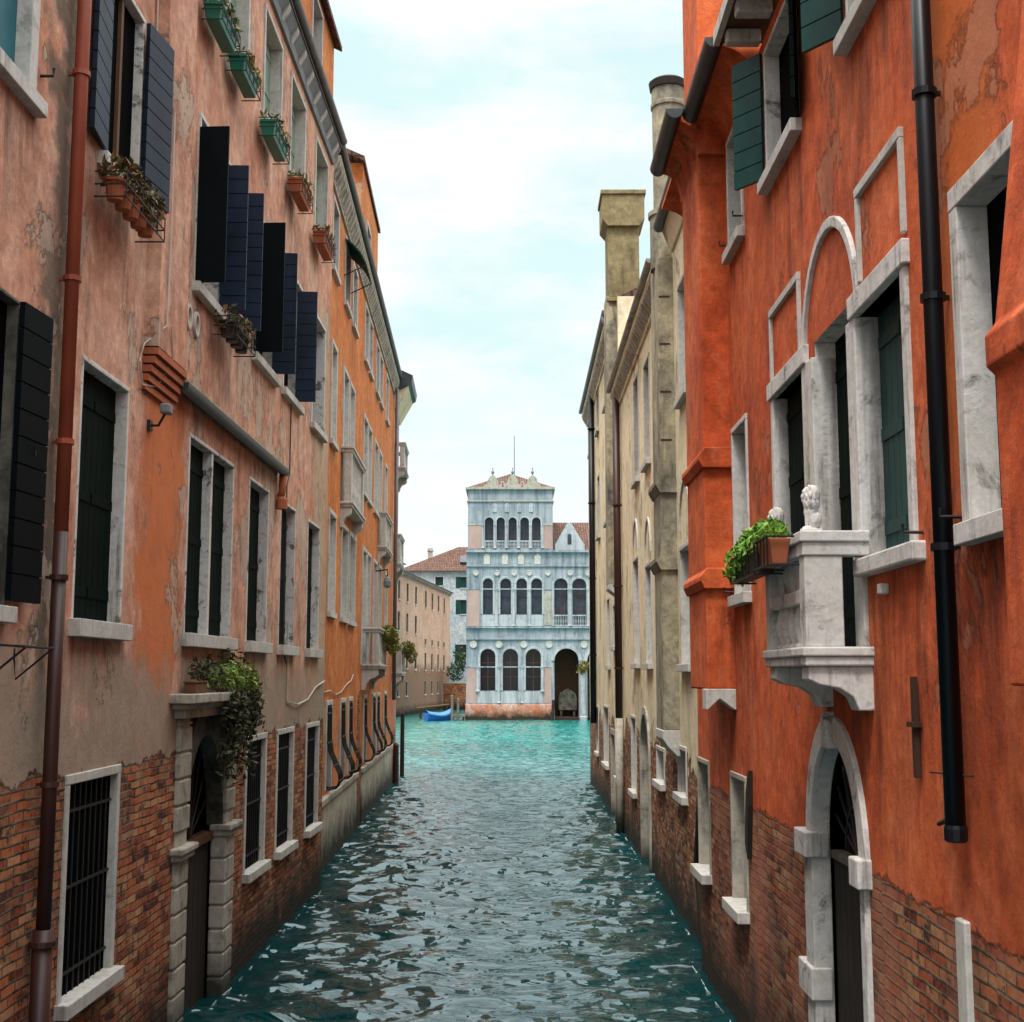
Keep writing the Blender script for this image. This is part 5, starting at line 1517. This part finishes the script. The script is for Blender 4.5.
MB(FB).tube([(38.2, 0.0, 6.9), (38.2, 0.35, 6.95), (38.2, 0.35, 6.72)], 0.025, 6).build('lamp_arm', 'iron', t)

# bush behind the garden wall
random.seed(13)
foliage('bush', 'dark green bush growing above the brick garden wall', 'bush', FX, [(-6.6, -151.3, 4.3, 1.1, 0.8, 1.1, 500), (-5.9, -151.3, 5.4, 0.8, 0.7, 0.9, 300), (-6.2, -151.3, 6.6, 0.7, 0.5, 0.8, 130)], 'leaf_bush', 0.16,
        stems=[[(-6.4, -151.3, 0.3), (-6.4, -151.3, 4.5)], [(-6.4, -151.3, 3.0), (-5.9, -151.3, 6.0)]])

# boat
def boat():
    t = thing('rowing_boat', 'small blue wooden boat with a light blue cover moored beside the palazzo', 'boat', (-6.3, 112.6, 0))
    ang = R_(38)
    c, s = math.cos(ang), math.sin(ang)
    fb = Fac((-6.3, 112.6), (c, s), (s, -c))
    hull = MB(fb)
    secs = []
    N = 12
    for i in range(N + 1):
        f = i / N
        u = -1.35 + 2.7 * f
        w = 0.66 * (1 - abs(2 * f - 0.9) ** 2.4 * (0.55 if f < 0.45 else 0.82))
        top = 0.52 + 0.34 * (2 * f - 1) ** 2 * (1.2 if f > 0.5 else 0.6)
        secs.append([(u, -w, top), (u, -w * 0.86, top * 0.45), (u, -w * 0.5, -0.12), (u, w * 0.5, -0.12), (u, w * 0.86, top * 0.45), (u, w, top)])
    pts = [p for sct in secs for p in sct]
    fs = []
    for i in range(N):
        for k in range(5):
            fs.append((i * 6 + k, i * 6 + k + 1, i * 6 + 7 + k, i * 6 + 6 + k))
    fs += [tuple(range(5, -1, -1)), tuple(N * 6 + k for k in range(6))]
    hull.add(pts, fs)
    hull.build('hull', 'boat_blue', t, smooth=False)
    cov = MB(fb)
    pts, fs = [], []
    for sct in secs:
        u, w, z = sct[0][0], abs(sct[0][1]) * 1.03, sct[0][2]
        pts += [(u, -w, z - 0.06), (u, -w, z + 0.01), (u, -w * 0.5, z + 0.13), (u, 0, z + 0.2), (u, w * 0.5, z + 0.13), (u, w, z + 0.01), (u, w, z - 0.06)]
    for i in range(N):
        for k in range(6):
            fs.append((i * 7 + k, i * 7 + k + 1, i * 7 + 8 + k, i * 7 + 7 + k))
    cov.add(pts, fs)
    cov.build('cover', 'boat_cover', t)
    rb = MB(fb)
    rb.tube([(q[0][0], q[0][1] * 1.04, q[0][2] - 0.08) for q in secs], 0.035, 6).tube([(q[5][0], q[5][1] * 1.04, q[5][2] - 0.08) for q in secs], 0.035, 6)
    rb.build('rubbing_strake', 'boat_cover', t)
boat()

def post(label, x, y, h, r, mat='wood_grey', lean=0.0):
    m = MB(FX)
    m.tube([(x, -y, -1.5), (x + lean * 0.5, -y, h * 0.5), (x + lean, -y, h)], r, 10, r * 0.85)
    o = m.build('mooring_post', mat)
    MB(FX).lathe(x + lean, -y, [(r * 0.9, h), (r * 0.98, h + 0.03), (r * 0.6, h + 0.1), (0.02, h + 0.13)], 10).build('post_cap', mat, o)
    tag(o, label, 'mooring post', 'mooring posts')
post('taller grey mooring post just right of the blue boat', -5.15, 112.2, 2.1, 0.13)
post('shorter grey mooring post between the boat and the palazzo plinth', -4.7, 113.0, 1.8, 0.12, lean=0.05)
post('dark mooring post at the left edge of the palazzo portico', 3.5, 112.9, 1.7, 0.15, 'wood_dark', 0.08)
post('short dark mooring post standing in the water by the portico steps', 3.42, 112.2, 0.7, 0.14, 'wood_dark')
post('dark red weedy post at the foot of the rose corner house', -4.1, 46.3, 1.35, 0.12, 'brown_pipe')
post('black mooring post beyond the rose corner house', -4.15, 49.5, 2.35, 0.09, 'wood_dark')
m = MB(FX).box(-5.2, -4.05, -114.4, -112.9, 0.35, 0.5)
lo = m.build('landing_stage', 'wood_grey')
tag(lo, 'small wooden landing stage beside the palazzo plinth', 'landing stage')
MB(FX).tube([(-5.1, -113.0, -1), (-5.1, -113.0, 0.35)], 0.08, 8).tube([(-4.2, -113.0, -1), (-4.2, -113.0, 0.35)], 0.08, 8).each('leg', 'wood_dark', lo)
m = MB(FX)
m.tube([(-8.6, -118.5, 0.95), (-5.6, -117.0, 1.3)], 0.09, 8)
tag(m.build('timber_beam', 'wood_brown'), 'brown timber beam lying level behind the blue boat', 'beam')
MB(FX).tube([(-8.3, -118.4, -1.2), (-8.3, -118.4, 0.95)], 0.1, 8).tube([(-5.8, -117.1, -1.2), (-5.8, -117.1, 1.2)], 0.1, 8).each('beam_pile', 'wood_dark', bpy.data.objects['timber_beam'])

# foam line where the water meets the walls
def foam(fac, u0, u1, seed):
    rnd = random.Random(seed)
    m = MB(fac)
    u, d = u0, 0.05
    while u < u1:
        L = rnd.uniform(0.12, 0.3) * (0.6 + u / 22)
        d2 = min(0.10, max(0.02, d + rnd.uniform(-0.02, 0.02)))
        if rnd.random() < 0.985:
            w = rnd.uniform(0.003, 0.012) * (0.6 + u / 22)
            z, z2 = 0.06 + rnd.uniform(-.012, .012), 0.06
            m.add([(u, d, z), (u + L, d2, z2), (u + L * 0.8, d2 + w, z2), (u + L * 0.3, d + w, z), (u, d, z - 0.09), (u + L, d2, z2 - 0.09)], [(0, 1, 2, 3), (0, 3, 2, 1, 5, 4)])
        u += L
        d = d2
    return m
fm = foam(FR, 6.0, 17.2, 1)
for (f, a, b, s) in ((FY, 17.3, 46.5, 2), (FA, 13, 23.7, 3), (FB, 24, 45, 4)):
    q = foam(f, a, b, s)
    o_ = len(fm.v)
    fm.v += q.v
    fm.fc += [tuple(i + o_ for i in t_) for t_ in q.fc]
tag(fm.build('foam', 'foam'), 'thin broken line of white foam along the foot of the walls', 'foam', kind='stuff')
